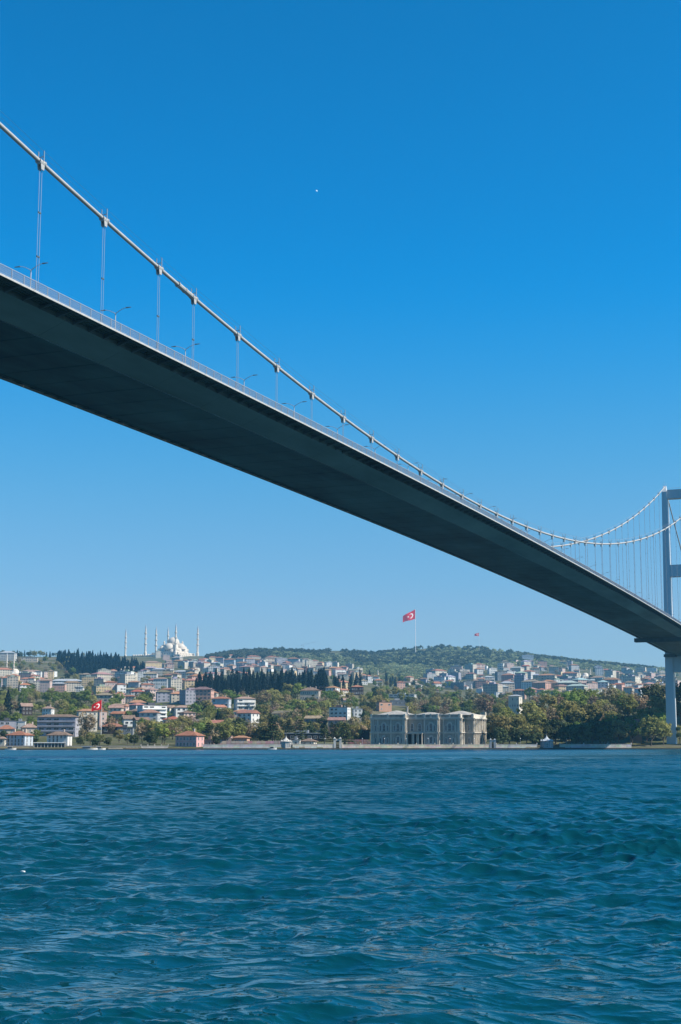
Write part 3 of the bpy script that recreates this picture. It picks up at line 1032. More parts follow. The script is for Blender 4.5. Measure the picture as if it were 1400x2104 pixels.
def arched_window(w, h, pale=True, frame=0.16):
    """opening with arched head: proud surround, pane set back inside it, one mullion and two bars"""
    m = MB()
    k = 8
    hs = h - w / 2
    def arc(r, y, cx=0):
        return [(-r, y, 0)] + [(-r, y, hs)] + [(-r * math.cos(math.pi * i / k), y, hs + r * math.sin(math.pi * i / k)) for i in range(1, k)] + [(r, y, hs), (r, y, 0)]
    o, i_ = arc(w / 2 + frame, -0.12), arc(w / 2, -0.12)
    ib = arc(w / 2, 0.0)
    ob = arc(w / 2 + frame, 0.02)
    n = len(o)
    m.add(o + i_ + ib + ob, [(j, j + 1, n + j + 1, n + j) for j in range(n - 1)] + [(n + j, n + j + 1, 2 * n + j + 1, 2 * n + j) for j in range(n - 1)]
          + [(3 * n + j, 3 * n + j + 1, j + 1, j) for j in range(n - 1)], 0)
    m.add(arc(w / 2, -0.012), [tuple(range(n))], 1)
    m.box(-0.05, 0.05, -0.06, -0.014, 0, h - 0.02, 0)
    for z in (h * 0.35, hs):
        m.box(-w / 2, w / 2, -0.06, -0.014, z - 0.045, z + 0.045, 0)
    return m.mesh('arched_window', [M['frame'], M['glass_pale'] if pale else M['glass']])

def rect_window(w, h, pale=False, frame=0.12):
    m = MB()
    f = frame
    m.box(-w / 2 - f, -w / 2, -0.11, 0.02, -f, h + f)
    m.box(w / 2, w / 2 + f, -0.11, 0.02, -f, h + f)
    m.box(-w / 2, w / 2, -0.11, 0.02, h, h + f)
    m.box(-w / 2, w / 2, -0.16, 0.02, -f, 0)
    m.box(-0.035, 0.035, -0.05, -0.014, 0, h)
    m.add([(-w / 2, -0.012, 0), (w / 2, -0.012, 0), (w / 2, -0.012, h), (-w / 2, -0.012, h)], [(0, 1, 2, 3)], 1)
    return m.mesh('window', [M['frame'], M['glass_pale'] if pale else M['glass']])

build_kiosk(588, 26, 0.30, (0.46, 0.44, 0.40), 'white marble pavilion with spiky tent roof at the water, left of the palace')
build_kiosk(1124, 30, 0.1, (0.40, 0.43, 0.46), 'shaded bluish pavilion with pointed tent roof below the dark trees, right of the palace', H=8.2)  # bluish shade is put into the marble colour here

# ------------------------------------------------------------------ the palace
def build_palace():
    ROT = math.radians(-19)
    d0 = float(shore_depth(762)) + 36
    p = at(762, 1531, d0)
    zb = 2.4
    root = empty('palace', (p[0], p[1], zb), face_angle(857) + ROT)
    root.scale = (0.935, 1, 1)
    tag(root, 'two-storey grey stone palace with arched windows, low pale roofs and lit columned side', 'palace')
    stone = (0.36, 0.325, 0.265)
    trim = (0.60, 0.54, 0.45)
    Z1, Z2, Z3 = 7.2, 15.3, 17.9
    # (x0, x1, y_front): bays step forward and back along the front
    secs = [(0.0, 23.4, 0.0), (23.4, 34.4, 4.0), (34.4, 43.9, 3.2), (43.9, 57.6, 5.6), (57.6, 63.5, 13.5)]
    aw = arched_window(1.75, 4.3, False, 0.24)
    awg = rect_window(1.6, 3.6, False, 0.26)
    nw = rect_window(0.95, 3.2, False, 0.2)
    nwg = rect_window(0.9, 2.9, False, 0.2)
    col1 = MB().lathe([(0.48, 0), (0.48, 0.5), (0.34, 0.7), (0.30, 5.9), (0.46, 6.3), (0.46, 6.6)], 10).mesh('column', M['stone'])
    col2 = MB().lathe([(0.46, 0), (0.46, 0.5), (0.32, 0.7), (0.28, 6.6), (0.44, 7.0), (0.44, 7.3)], 10).mesh('column', M['stone'])
    pil = lambda h: MB().box(-0.38, 0.38, -0.24, 0.0, 0, h).box(-0.5, 0.5, -0.32, 0.0, h, h + 0.45).box(-0.5, 0.5, -0.32, 0.0, -0.002, 0.6).mesh('pilaster', M['stone'])
    pl1, pl2 = pil(6.2), pil(6.9)
    back = 39.0
    def cornice(par, x0, x1, y0, y1, z, h, out, name='cornice'):
        MB().box(x0 - out, x1 + out, y0 - out, y1, z, z + h).box(x0 - out * 0.6, x1 + out * 0.6, y0 - out * 0.6, y1, z - h * 0.7, z - 0.002).build(name, M['stone'], par, color=trim)
    # sockle steps
    for i, (x0, x1, yf) in enumerate(secs):
        yb = back - 0.01 * i
        w = MB().box(x0 + 0.003 * i, x1 - 0.003 * i, yf, yb, -3, Z3 - 0.2)
        wall = w.build('wall', M['stone'], root, color=stone)
        cornice(wall, x0, x1, yf, yb - 0.2, Z1 - 0.1 + 0.004 * i, 0.5, 0.45)
        cornice(wall, x0, x1, yf, yb - 0.2, Z2 + 0.004 * i, 0.6, 0.7)
        # balustraded parapet
        pr = MB().box(x0, x1, yf - 0.1, yf + 0.4, Z2 + 0.62, Z2 + 0.9).box(x0, x1, yf - 0.12, yf + 0.42, Z3 - 0.3, Z3)
        nb = int((x1 - x0) / 0.55)
        for k in range(nb):
            x = x0 + (k + 0.5) * (x1 - x0) / nb
            pr.box(x - 0.11, x + 0.11, yf, yf + 0.25, Z2 + 0.9, Z3 - 0.3)
        pr.build('parapet', M['stone'], wall, color=trim)
        ped = MB().box(-0.6, 0.6, -0.25, 0.55, Z2 + 0.62, Z3 + 0.25).mesh('parapet_pier', M['stone'])
        for x in (x0 + 0.6, (x0 + x1) / 2, x1 - 0.6):
            link('parapet_pier', ped, wall, loc=(x, yf, 0), color=trim)
    # windows: triplets of narrow, arched, narrow; a single one at the far left
    def triplet(x, yf, ground=True, upper=True):
        if upper:
            link('arched_window', aw, root, loc=(x, yf, Z1 + 1.1))
            for s in (-1, 1):
                link('window', nw, root, loc=(x + s * 2.35, yf, Z1 + 1.1))
            MB().lathe([(1.35, 0), (1.75, 0), (1.75, 0.3), (1.35, 0.3)], 10, a0=0, a1=math.pi).build('arch_moulding', M['stone'], root, color=trim)
            o = COL.objects[-1]
            o.location = (x, yf - 0.001, Z1 + 1.1 + 3.42)
            o.rotation_euler = (math.pi / 2, 0, 0)
        if ground:
            link('window', awg, root, loc=(x, yf, 1.2))
            for s in (-1, 1):
                link('window', nwg, root, loc=(x + s * 2.35, yf, 1.2))
            hd = MB().add([(-1.4, -0.3, 5.15), (1.4, -0.3, 5.15), (0, -0.3, 5.95), (-1.4, 0, 5.15), (1.4, 0, 5.15), (0, 0, 5.95)],
                          [(0, 1, 2), (0, 3, 4, 1), (1, 4, 5, 2), (2, 5, 3, 0)]).build('pediment', M['stone'], root, color=trim)
            hd.location = (x, yf, 0)
    triplet(9.0, 0.0)
    triplet(18.4, 0.0)
    link('window', nw, root, loc=(3.4, 0, Z1 + 1.1))
    link('window', nwg, root, loc=(3.4, 0, 1.2))
    triplet(39.2, 3.2)
    triplet(50.6, 5.6)
    for x in (26.4, 31.4):
        link('arched_window', aw, root, loc=(x, 4.0, Z1 + 1.1))
    link('window', nw, root, loc=(60.6, 13.5, Z1 + 1.1))
    link('window', nwg, root, loc=(60.6, 13.5, 1.2))
    # pilasters on the front, at the ends and between the window groups
    for x, yf in ((0.5, 0), (1.7, 0), (5.0, 0), (13.7, 0), (21.9, 0), (22.9, 0), (34.9, 3.2), (43.3, 3.2), (44.5, 5.6), (46.6, 5.6), (54.6, 5.6), (56.2, 5.6), (57.1, 5.6)):
        link('pilaster', pl1, root, loc=(x, yf, 0), color=trim)
        link('pilaster', pl2, root, loc=(x, yf, Z1 + 0.45), color=trim)
    # entrance porch: shade painted as a dark panel behind free columns under a slab
    MB().box(23.6, 34.2, 3.9, 3.995, 0.3, 6.3).build('porch_shade_panel', M['dark'], root)
    for x in (24.3, 27.4, 28.3, 30.6, 31.5, 33.8):
        link('column', col1, root, loc=(x, 1.3, 0), color=trim)
    MB().box(23.45, 34.35, 0.4, 4.3, 6.62, 7.05).build('porch_slab', M['stone'], root, color=trim)
    # columned sun side: the returns of each bay and the far pavilion
    def side_cols(x, ys):
        for y in ys:
            link('column', col1, root, loc=(x + 0.55, y, 0), color=trim)
            link('column', col2, root, loc=(x + 0.55, y, Z1 + 0.42), color=trim)
    side_cols(23.4, (0.6,))
    side_cols(43.9, (3.8,))
    side_cols(57.6, (6.2, 7.6, 11.4))
    side_cols(63.5, (14.2, 17.6, 20.4, 23.2, 26.6, 30.0, 34.0, 37.5))
    sw = rect_window(1.3, 3.4, True, 0.2)
    for y in (19.0, 24.9, 32.0):
        for z in (1.2, Z1 + 1.1):
            link('window', sw, root, loc=(63.5, y, z), rz=math.pi / 2)
    for y in (9.4,):
        for z in (1.2, Z1 + 1.1):
            link('window', sw, root, loc=(57.6, y, z), rz=math.pi / 2)
    for z, h, o in ((Z1 - 0.1, 0.5, 0.9), (Z2, 0.6, 1.2)):
        MB().box(63.5, 63.5 + o, 13.3, back - 0.3, z, z + h).build('side_cornice', M['stone'], root, color=trim)
        MB().box(57.6, 57.6 + o, 5.5, 12.6, z + 0.003, z + h).build('side_cornice', M['stone'], root, color=trim)
    MB().box(63.1, 63.9, 13.3, back - 0.3, Z2 + 0.62, Z3).build('side_parapet', M['stone'], root, color=trim)
    MB().box(57.2, 58.0, 5.5, 12.6, Z2 + 0.62, Z3).build('side_parapet', M['stone'], root, color=trim)
    # low hipped roofs
    pale = (0.36, 0.34, 0.31)
    for x0, x1, y0, y1, h in ((1.0, 23.0, 2.0, 30.0, 3.0), (25.0, 42.5, 6.5, 34.0, 1.9), (43.5, 62.5, 8.5, 37.0, 2.6)):
        rf = MB().hip(x0, x1, y0, y1, Z3 - 0.35, h).build('roof', M['roof'], root, color=pale)
        if x0 < 2:
            ch = MB().box(20.5, 21.3, 10, 10.8, Z3 - 0.3, Z3 + 4.6).box(20.3, 21.5, 9.8, 11.0, Z3 + 4.601, Z3 + 4.9).build('chimney', M['stone'], rf, color=(0.5, 0.45, 0.4))
    return d0
PALACE_D = build_palace()

# retaining walls on the slope
def slope_wall(px0, px1, ytop, ybase, depth, col, lb, rows, cols):
    p = at((px0 + px1) / 2, ybase, depth)
    r = empty('retaining_wall', (p[0], p[1], p[2]), face_angle((px0 + px1) / 2))
    tag(r, lb, 'wall')
    W = (px1 - px0) * depth / FPX
    H = (ybase - ytop) * depth / FPX
    MB().box(-W / 2, W / 2, 0.12, 2.5, -9, H - 0.01).build('core', M['stone'], r, color=tuple(c * 0.8 for c in col))
    me = MB().box(0.03, W / cols - 0.03, 0, 0.3, 0.03, H / rows - 0.03).mesh('stone_course', M['stone'])
    for i in range(rows):
        for j in range(cols):
            link('stone_course', me, r, loc=(-W / 2 + j * W / cols, RNG.uniform(-0.08, 0.05), i * H / rows), color=tuple(c * RNG.uniform(0.75, 1.15) for c in col))
slope_wall(1296, 1320, 1479, 1530, 925, (0.34, 0.22, 0.18), 'reddish stone retaining wall on the slope left of the bridge tower', 7, 4)
slope_wall(1140, 1216, 1452, 1466, 1075, (0.42, 0.28, 0.20), 'warm brown terrace wall behind the green park trees', 3, 8)
slope_wall(719, 760, 1500, 1518, 900, (0.10, 0.07, 0.06), 'dark terraced wall at the left end of the palace', 4, 8)
slope_wall(715, 761, 1520, 1532, 870, (0.36, 0.22, 0.18), 'pinkish garden wall beside the left end of the palace', 3, 10)
slope_wall(440, 580, 1523, 1533, 850, (0.45, 0.34, 0.28), 'low warm garden wall behind the grey sea wall', 2, 16)

# ------------------------------------------------------------------ hilltop mosque
def dome_prof(r, z, n=8, k=1.0):
    return [(r * math.cos(math.pi / 2 * i / n), z + k * r * math.sin(math.pi / 2 * i / n)) for i in range(n)] + [(0.02, z + k * r)]

def minaret(parent, x, y, H, r, name='minaret', balconies=3):
    m = MB()
    prof = [(r * 1.5, 0), (r * 1.5, H * 0.16), (r, H * 0.20), (r, H * 0.36)]
    hs = [0.40, 0.56, 0.71][:balconies]
    m.lathe([(r * 1.5, -8), (r * 1.5, H * 0.16), (r, H * 0.20), (r * 0.72, H * 0.86)], 10)
    o = m.build(name, M['marble'], parent)
    o.location = (x, y, 0)
    for h in hs:
        rr = r * (1.0 - 0.28 * (h - 0.2) / 0.66)
        b = MB().lathe([(rr * 1.0, h * H - r * 0.9), (rr * 1.75, h * H), (rr * 1.75, h * H + r * 0.7), (rr * 1.0, h * H + r * 0.7)], 10).build('balcony', M['marble'], o)
    MB().lathe([(r * 0.85, H * 0.855), (r * 0.62, H * 0.88), (0.06, H * 0.985), (0.04, H * 1.03)], 10).build('spire', M['lead'], o)
    return o

def build_mosque():
    D = 4400.0
    base = at(356, 1352, D)
    g = ground(base[0], base[1])
    zb = min(g, base[2]) - 2
    th = face_angle(356) + math.radians(-32)
    root = empty('hilltop_mosque', (base[0], base[1], zb), th)
    tag(root, 'large pale domed mosque with six tall minarets on the far hilltop', 'mosque')
    h0 = base[2] - zb
    M1 = M['marble']
    MB().box(-46, 46, -46, 46, -20, 14 + h0).build('prayer_hall', M1, root)
    MB().box(-33, 33, -33, 33, 14.0 + h0, 27 + h0).build('upper_hall', M1, root)
    MB().box(-25, 25, -25, 25, 27.0 + h0, 38 + h0).build('dome_base', M1, root)
    dr = MB().lathe([(19.5, 38 + h0), (19.5, 43 + h0), (18.2, 43 + h0), (18.2, 46 + h0)], 28).build('drum', M1, root)
    w = MB().box(-0.8, 0.8, -18.5, -17.9, 39.2 + h0, 44.5 + h0)
    wm = w.mesh('drum_window', M['dark'])
    for k in range(20):
        link('drum_window', wm, dr, rz=2 * math.pi * k / 20)
    dm = MB().lathe(dome_prof(17.6, 46 + h0, 9, 0.86), 28).build('main_dome', M['dome'], root, smooth=True)
    MB().bar((0, 0, 60.5 + h0), (0, 0, 68 + h0), 0.5, 0.12, n=6).build('finial', M['dome'], dm)
    for k in range(4):
        t = k * math.pi / 2
        cx, cy = 24 * math.cos(t), 24 * math.sin(t)
        MB().lathe(dome_prof(15.5, 30 + h0, 7, 0.8), 20, c=(cx, cy)).build('semi_dome', M['dome'], root, smooth=True)
        MB().lathe([(15.6, 25 + h0), (15.6, 30 + h0)], 20, c=(cx, cy)).build('semi_dome_drum', M1, root)
        cx, cy = 30 * math.cos(t), 30 * math.sin(t)
        for s in (-1, 1):
            ox, oy = -math.sin(t) * 15 * s, math.cos(t) * 15 * s
            MB().lathe([(7.6, 15 + h0), (7.6, 20 + h0)] + dome_prof(7.6, 20 + h0, 5, 0.8), 14, c=(cx + ox, cy + oy)).build('small_dome', M['dome'], root, smooth=True)
        t += math.pi / 4
        cx, cy = 34 * math.cos(t), 34 * math.sin(t)
        MB().lathe([(7.0, 26 + h0), (7.0, 30 + h0)] + dome_prof(7.0, 30 + h0, 5, 0.8), 14, c=(cx, cy)).build('corner_dome', M['dome'], root, smooth=True)
        cx, cy = 27.5 * math.cos(t) * 1.0, 27.5 * math.sin(t)
        MB().lathe([(2.6, 38 + h0), (2.6, 46 + h0), (2.9, 46 + h0), (0.1, 51 + h0)], 10, c=(cx, cy)).build('weight_tower', M1, root)
    # terraces stepping down around the hall, and the arcaded forecourt at the left
    MB().box(-60, 60, -60, 60, -22, 6 + h0).build('gallery', M1, root)
    wn_ = MB().box(-1.1, 1.1, -0.12, 0.3, 0, 4.2).mesh('hall_window', M['dark'])
    for k in range(11):
        for z, y in ((0.5, -60.0), (8.0, -46.0), (18.0, -33.0)):
            lim = {-60.0: 56, -46.0: 42, -33.0: 30}[y]
            x = -lim + 2 * lim * k / 10
            link('hall_window', wn_, root, loc=(x, y, z + h0))
            link('hall_window', wn_, root, loc=(-y, x, z + h0), rz=math.pi / 2)
    MB().box(-118, -60.2, -45, 45, -22, 5.5 + h0).build('forecourt', M1, root)
    dmm = MB().lathe([(4.2, 0), (4.2, 1.2)] + dome_prof(4.2, 1.2, 5, 0.8), 12).mesh('forecourt_dome', M['dome'])
    for k in range(8):
        for y in (-40, 40):
            link('forecourt_dome', dmm, root, loc=(-113 + k * 8.6, y, 6 + h0))
    # minarets where the picture shows them; the short pair at the forecourt
    inv = -th
    for px, top, dd, r in ((259, 1288, 150, 2.7), (300, 1279, -25, 2.9), (321.5, 1283, 30, 2.9), (346, 1284, 95, 2.8), (362, 1277, -60, 3.0), (407, 1281, 10, 2.9)):
        q = at(px, top, D + dd)
        dx, dy = q[0] - base[0], q[1] - base[1]
        lx, ly = math.cos(inv) * dx - math.sin(inv) * dy, math.sin(inv) * dx + math.cos(inv) * dy
        minaret(root, lx, ly, (q[2] - zb) / 1.03, r)
build_mosque()

def small_mosque(px, py, wpx, depth, mins, lb, Hm):
    p, depth = hit(px, py)
    W = wpx * depth / FPX
    PROTECT.append((px - wpx * 0.9, py - wpx * 1.1, px + wpx * 0.6, py - 2, depth))
    r = empty('small_mosque', (p[0], p[1], p[2]), face_angle(px) + 0.3)
    tag(r, lb, 'mosque')
    MB().box(-W / 2, W / 2, -W / 2, W / 2, -6, W * 0.42).build('wall', M['marble'], r)
    MB().lathe([(W * 0.36, W * 0.42), (W * 0.36, W * 0.55)] + dome_prof(W * 0.34, W * 0.55, 7, 0.85), 18).build('dome', M['marble'], r, smooth=True)
    for sx in (-1, 1):
        for sy in (-1, 1):
            MB().lathe([(W * 0.12, W * 0.42)] + dome_prof(W * 0.12, W * 0.45, 5, 0.9), 12, c=(sx * W * 0.36, sy * W * 0.36)).build('corner_dome', M['lead'], r, smooth=True)
    wm = arched_window(W * 0.09, W * 0.22, False, 0.1)
    for k in (-1, 0, 1):
        link('arched_window', wm, r, loc=(k * W * 0.28, -W / 2, W * 0.08))
    th = -(face_angle(px) + 0.3)
    for mx in mins:
        q = at(mx, py, depth + RNG.uniform(-10, 10))
        dx, dy = q[0] - p[0], q[1] - p[1]
        minaret(r, math.cos(th) * dx - math.sin(th) * dy, math.sin(th) * dx + math.cos(th) * dy, Hm * depth / 2600, 1.25, balconies=2)
small_mosque(31, 1393, 22, 2150, (13, 27.5), 'small white mosque with two slim minarets at the far left', 46)
small_mosque(1204, 1398, 17, 2600, (1191, 1214), 'small pale mosque with two minarets in the crowded right hillside', 22)
def lone_minaret(px, ytop, ybase, lb):
    p, D = hit(px, ybase)
    r = empty('minaret_tower', p)
    tag(r, lb, 'minaret')
    H = (ybase - ytop) * D / FPX
    minaret(r, 0, 0, H / 1.03, 1.2, 'shaft', 1)
lone_minaret(777, 1376, 1394, 'slim white minaret rising beside the cypresses above the palace')
lone_minaret(969.5, 1404, 1424, 'slim white minaret among the dense houses right of the palace')

# ------------------------------------------------------------------ flags
def build_flag(px, ytop, ybase, depth, fw, fh, droop, lb, rad, thick_emblem=True, poleless=False):
    p = at(px, ybase, depth)
    H = (ybase - ytop) * depth / FPX
    r = empty('flagpole', p, face_angle(px) + 0.42)
    tag(r, lb, 'flag')
    k = rad
    g0 = min(0.0, ground(p[0], p[1]) - p[2]) - 3
    pole = MB().bar((0, 0, g0), (0, 0, H), k, k * 0.55, n=10).build('pole', M['white'], r)
    MB().lathe([(0.02, H), (k * 0.9, H + k * 0.5), (0.02, H + k * 1.3)], 8).build('finial', M['white'], pole)
    W_, H_ = fw * depth / FPX / math.cos(0.42), fh * depth / FPX
    nx, nz = 26, 12
    def surf(u, v):
        """u along the fly (0 at the pole), v from the top down"""
        x = -u * W_ * 0.97 - k * 0.6
        y = W_ * 0.055 * math.sin(u * 7.0 + v * 1.4) * u ** 0.6
        z = H - 0.02 * H_ - v * H_ * (1 - 0.33 * u) - droop * H_ * (u ** 1.05) - 0.05 * H_ * math.sin(u * 6.5) * u
        return (x, y, z)
    verts, faces = [], []
    t = 0.004 * W_
    for sgn in (-1, 1):
        for i in range(nx + 1):
            for j in range(nz + 1):
                x, y, z = surf(i / nx, j / nz)
                verts.append((x, y + sgn * t, z))
    n1 = (nx + 1) * (nz + 1)
    for i in range(nx):
        for j in range(nz):
            a = i * (nz + 1) + j
            q = (a, a + 1, a + nz + 2, a + nz + 1)
            faces.append(q)
            faces.append(tuple(n1 + v for v in q[::-1]))
    cl = MB().add(verts, faces).build('flag_cloth', M['red'], r, smooth=True)
    # crescent and star laid on both faces of the cloth
    asp = W_ / H_
    def emb(points2d, tris, name):
        vs, fs = [], []
        for sgn in (-1, 1):
            o = len(vs)
            for (a, b) in points2d:
                x, y, z = surf(a / asp, b)
                vs.append((x, y + sgn * t * 3, z))
            for f in tris:
                fs.append(tuple(o + v for v in (f if sgn < 0 else f[::-1])))
        MB().add(vs, fs).build(name, M['white'], cl)
    cx, cy, R1, R2, off = 0.5, 0.5, 0.27, 0.215, 0.068
    pts, fs = [], []
    N = 22
    a1 = math.radians(38)
    for i in range(N + 1):
        t1 = a1 + (2 * math.pi - 2 * a1) * i / N
        pts.append((cx + R1 * math.cos(t1), cy + R1 * math.sin(t1)))
        x, y = R1 * math.cos(t1) - off, R1 * math.sin(t1)
        m_ = math.hypot(x, y)
        pts.append((cx + off + R2 * x / m_, cy + R2 * y / m_))
    fs = [(2 * i, 2 * i + 1, 2 * i + 3, 2 * i + 2) for i in range(N)]
    emb(pts, fs, 'crescent')
    sx = cx + 0.36
    sp = [(sx, cy)]
    for i in range(10):
        rr = 0.135 if i % 2 == 0 else 0.055
        tt = math.pi + i * math.pi / 5
        sp.append((sx + rr * math.cos(tt), cy + rr * math.sin(tt)))
    emb(sp, [(0, 1 + i, 1 + (i + 1) % 10) for i in range(10)], 'star')
    return r
build_flag(854.3, 1252, 1331, 4350, 25.5, 19.5, 0.74, 'huge red crescent-and-star flag on a tall white pole on the far hill', 0.95)
build_flag(985, 1300.5, 1330, 4350, 9.0, 6.5, 0.35, 'small red flag on a thin pole above the far hill, right of the huge flag', 0.28)
build_flag(207.5, 1439, 1519, hit(207.5, 1519)[1], 20, 19.0, 0.60, 'red crescent-and-star flag on a white pole by the left shore', 0.15)

# ------------------------------------------------------------------ crane, gull, floating scrap
def build_crane():
    D = 4300
    p = at(624, 1334, D)
    r = empty('tower_crane', p, face_angle(624))
    tag(r, 'thin tower crane on the skyline of the far wooded hill', 'crane')
    s = D / FPX
    H = 9 * s
    g0 = min(-6.0, ground(p[0], p[1]) - p[2] - 2)
    m = MB()
    for x in (-0.7, 0.7):
        for y in (-0.7, 0.7):
            m.bar((x, y, g0), (x, y, H), 0.16, n=4)
    for k in range(12):
        m.bar((-0.7, -0.7, k * H / 12), (0.7, -0.7, (k + 1) * H / 12), 0.1, n=4)
    m.build('mast', M['rail'], r)
    j = MB()
    a, b = (-2, 0, H), (27 * s, 0, H + 6 * s)
    for o in (-0.5, 0.5):
        j.bar((a[0], o, a[2]), (b[0], o, b[2]), 0.14, n=4)
    j.bar((a[0], 0, a[2] + 1.2), (b[0], 0, b[2] + 0.4), 0.14, n=4)
    j.build('jib', M['rail'], r)
    MB().bar((0, 0, H), (-4.5 * s, 0, H), 0.3, n=4).box(-5.2 * s, -3.6 * s, -0.9, 0.9, H - 2.4, H - 0.4).build('counterweight', M['rail'], r)
build_crane()

def build_gull():
    D = 150.0
    p = at(651, 392, D)
    r = empty('seagull', p, face_angle(651) + 0.7)
    r.scale = (0.5, 0.5, 0.5)
    r.rotation_euler = (0.75, 0.25, face_angle(651) + 0.5)
    tag(r, 'tiny white bird flying high in the blue sky', 'bird')
    prof = [(0.005, -0.20), (0.03, -0.17), (0.055, -0.08), (0.06, 0.02), (0.045, 0.10), (0.035, 0.14), (0.04, 0.17), (0.03, 0.20), (0.004, 0.235)]
    b = MB()
    n = 10
    vs, fs = [], []
    for rad, x in prof:
        for k in range(n):
            t = 2 * math.pi * k / n
            vs.append((x, rad * math.cos(t), rad * math.sin(t) * 0.9))
    for i in range(len(prof) - 1):
        for k in range(n):
            fs.append((i * n + k, i * n + (k + 1) % n, (i + 1) * n + (k + 1) % n, (i + 1) * n + k))
    o = len(vs)
    for s in (-1, 1):
        pts = [(0.09, 0.04, 0.02), (0.11, 0.20, 0.12), (0.03, 0.42, 0.09), (-0.10, 0.52, 0.05), (-0.03, 0.36, 0.07), (-0.05, 0.18, 0.10), (-0.06, 0.04, 0.02)]
        a = len(vs)
        vs += [(x, s * y, z + 0.008) for x, y, z in pts] + [(x, s * y, z - 0.008) for x, y, z in pts]
        k = len(pts)
        fs += [tuple(range(a, a + k)), tuple(range(a + 2 * k - 1, a + k - 1, -1))]
        fs += [(a + i, a + (i + 1) % k, a + k + (i + 1) % k, a + k + i) for i in range(k)]
    a = len(vs)
    vs += [(-0.18, -0.02, 0.0), (-0.18, 0.02, 0.0), (-0.30, 0.05, 0.005), (-0.30, -0.05, 0.005), (-0.18, -0.02, 0.014), (-0.18, 0.02, 0.014), (-0.30, 0.05, 0.012), (-0.30, -0.05, 0.012)]
    fs += [(a, a + 1, a + 2, a + 3), (a + 7, a + 6, a + 5, a + 4), (a + 2, a + 6, a + 7, a + 3), (a, a + 3, a + 7, a + 4), (a + 1, a + 5, a + 6, a + 2)]
    b.add(vs, fs)
    b.build('body', M['white'], r, smooth=False)
build_gull()

def build_scrap():
    d = 3.28 * FPX / (1789 - 1528) * 1.0
    p = CAM + d * (FH + ux(55) * RT)
    r = empty('floating_bottle', (p[0], p[1], 0.10), 0.6)
    tag(r, 'small white piece of debris floating on the water at the left', 'debris')
    MB().lathe([(0.002, -0.09), (0.022, -0.085), (0.025, 0.03), (0.011, 0.06), (0.011, 0.085), (0.002, 0.087)], 10).build('body', M['white'], r, smooth=True)
    r.rotation_euler = (0, math.pi / 2, 1.2)
build_scrap()

def build_quay_lamps():
    pm = MB().bar((0, 0, 0), (0, 0, 4.2), 0.07, 0.05, n=6).box(-0.16, 0.16, -0.16, 0.16, 0, 0.5).mesh('post', M['lamp'])
    gm = MB().lathe([(0.05, 4.2), (0.22, 4.4), (0.24, 4.6), (0.16, 4.8), (0.02, 4.86)], 8).mesh('globe', M['white'])
    xs = [612, 640, 668, 745, 790, 835, 880, 925, 975, 1035, 1070, 1165, 1205, 1250]
    nm = ['left of the white gate', 'in the middle between white pavilion and white gate', 'right next to the white gate, on its left', 'left of the palace', 'before the left end of the palace', 'before the palace porch', 'before the middle of the palace',
          'before the right bay of the palace', 'before the right corner of the palace', 'right of the small water gate', 'left of the shaded pavilion', 'right of the shaded pavilion', 'under the dark trees', 'near the reddish retaining wall']
    for x, w in zip(xs, nm):
        p = shore_point(x, 4.0)
        r = empty('quay_lamp', (p[0], p[1], 1.6), 0)
        tag(r, 'white globe lamp post on the quay ' + w, 'lamp', 'globe lamps along the quay')
        link('post', pm, r)
        link('globe', gm, r)
build_quay_lamps()

def build_boats():
    for px, off, L, col, lb in ((180, -6, 11.0, (0.20, 0.33, 0.48), 'blue canopied boat moored left of the near flagpole'), (205, -5, 6.5, (0.6, 0.58, 0.54), 'small white boat moored below the near flagpole'),
                                (22, -4, 6.0, (0.62, 0.60, 0.57), 'small white boat moored before the leftmost mansion'), (560, -3.5, 5.0, (0.6, 0.58, 0.55), 'tiny pale boat moored left of the white pavilion')):
        p = shore_point(px, off)
        r = empty('moored_boat', (p[0], p[1], 0.1), face_angle(px) + RNG.uniform(-0.15, 0.15))
        tag(r, lb, 'boat')
        st = []
        n = 9
        for i in range(n):
            t = i / (n - 1)
            w = L * 0.16 * (1 - abs(2 * t - 0.8) ** 2.4 * 0.6) * (1 if t < 0.75 else max(0.04, 1 - ((t - 0.75) / 0.25) ** 2))
            st.append((t * L - L / 2, max(0.04, w), 0.55 + 0.35 * t ** 3))
        v, f = [], []
        for x, w, z in st:
            v += [(x, -w, z), (x, -w * 0.72, -0.35), (x, w * 0.72, -0.35), (x, w, z)]
        for i in range(n - 1):
            a = i * 4
            f += [(a, a + 4, a + 5, a + 1), (a + 1, a + 5, a + 6, a + 2), (a + 2, a + 6, a + 7, a + 3), (a + 3, a + 7, a + 4, a)]
        f += [(0, 1, 2, 3), (4 * n - 1, 4 * n - 2, 4 * n - 3, 4 * n - 4)]
        MB().add(v, f).build('hull', M['wall'], r, color=(0.62, 0.60, 0.57))
        w = L * 0.13
        MB().box(-L * 0.25, L * 0.12, -w, w, 0.56, 1.5).build('cabin', M['glass'], r)
        MB().box(-L * 0.32, L * 0.2, -w - 0.12, w + 0.12, 1.501, 1.62).build('canopy', M['wall'], r, color=col)
build_boats()

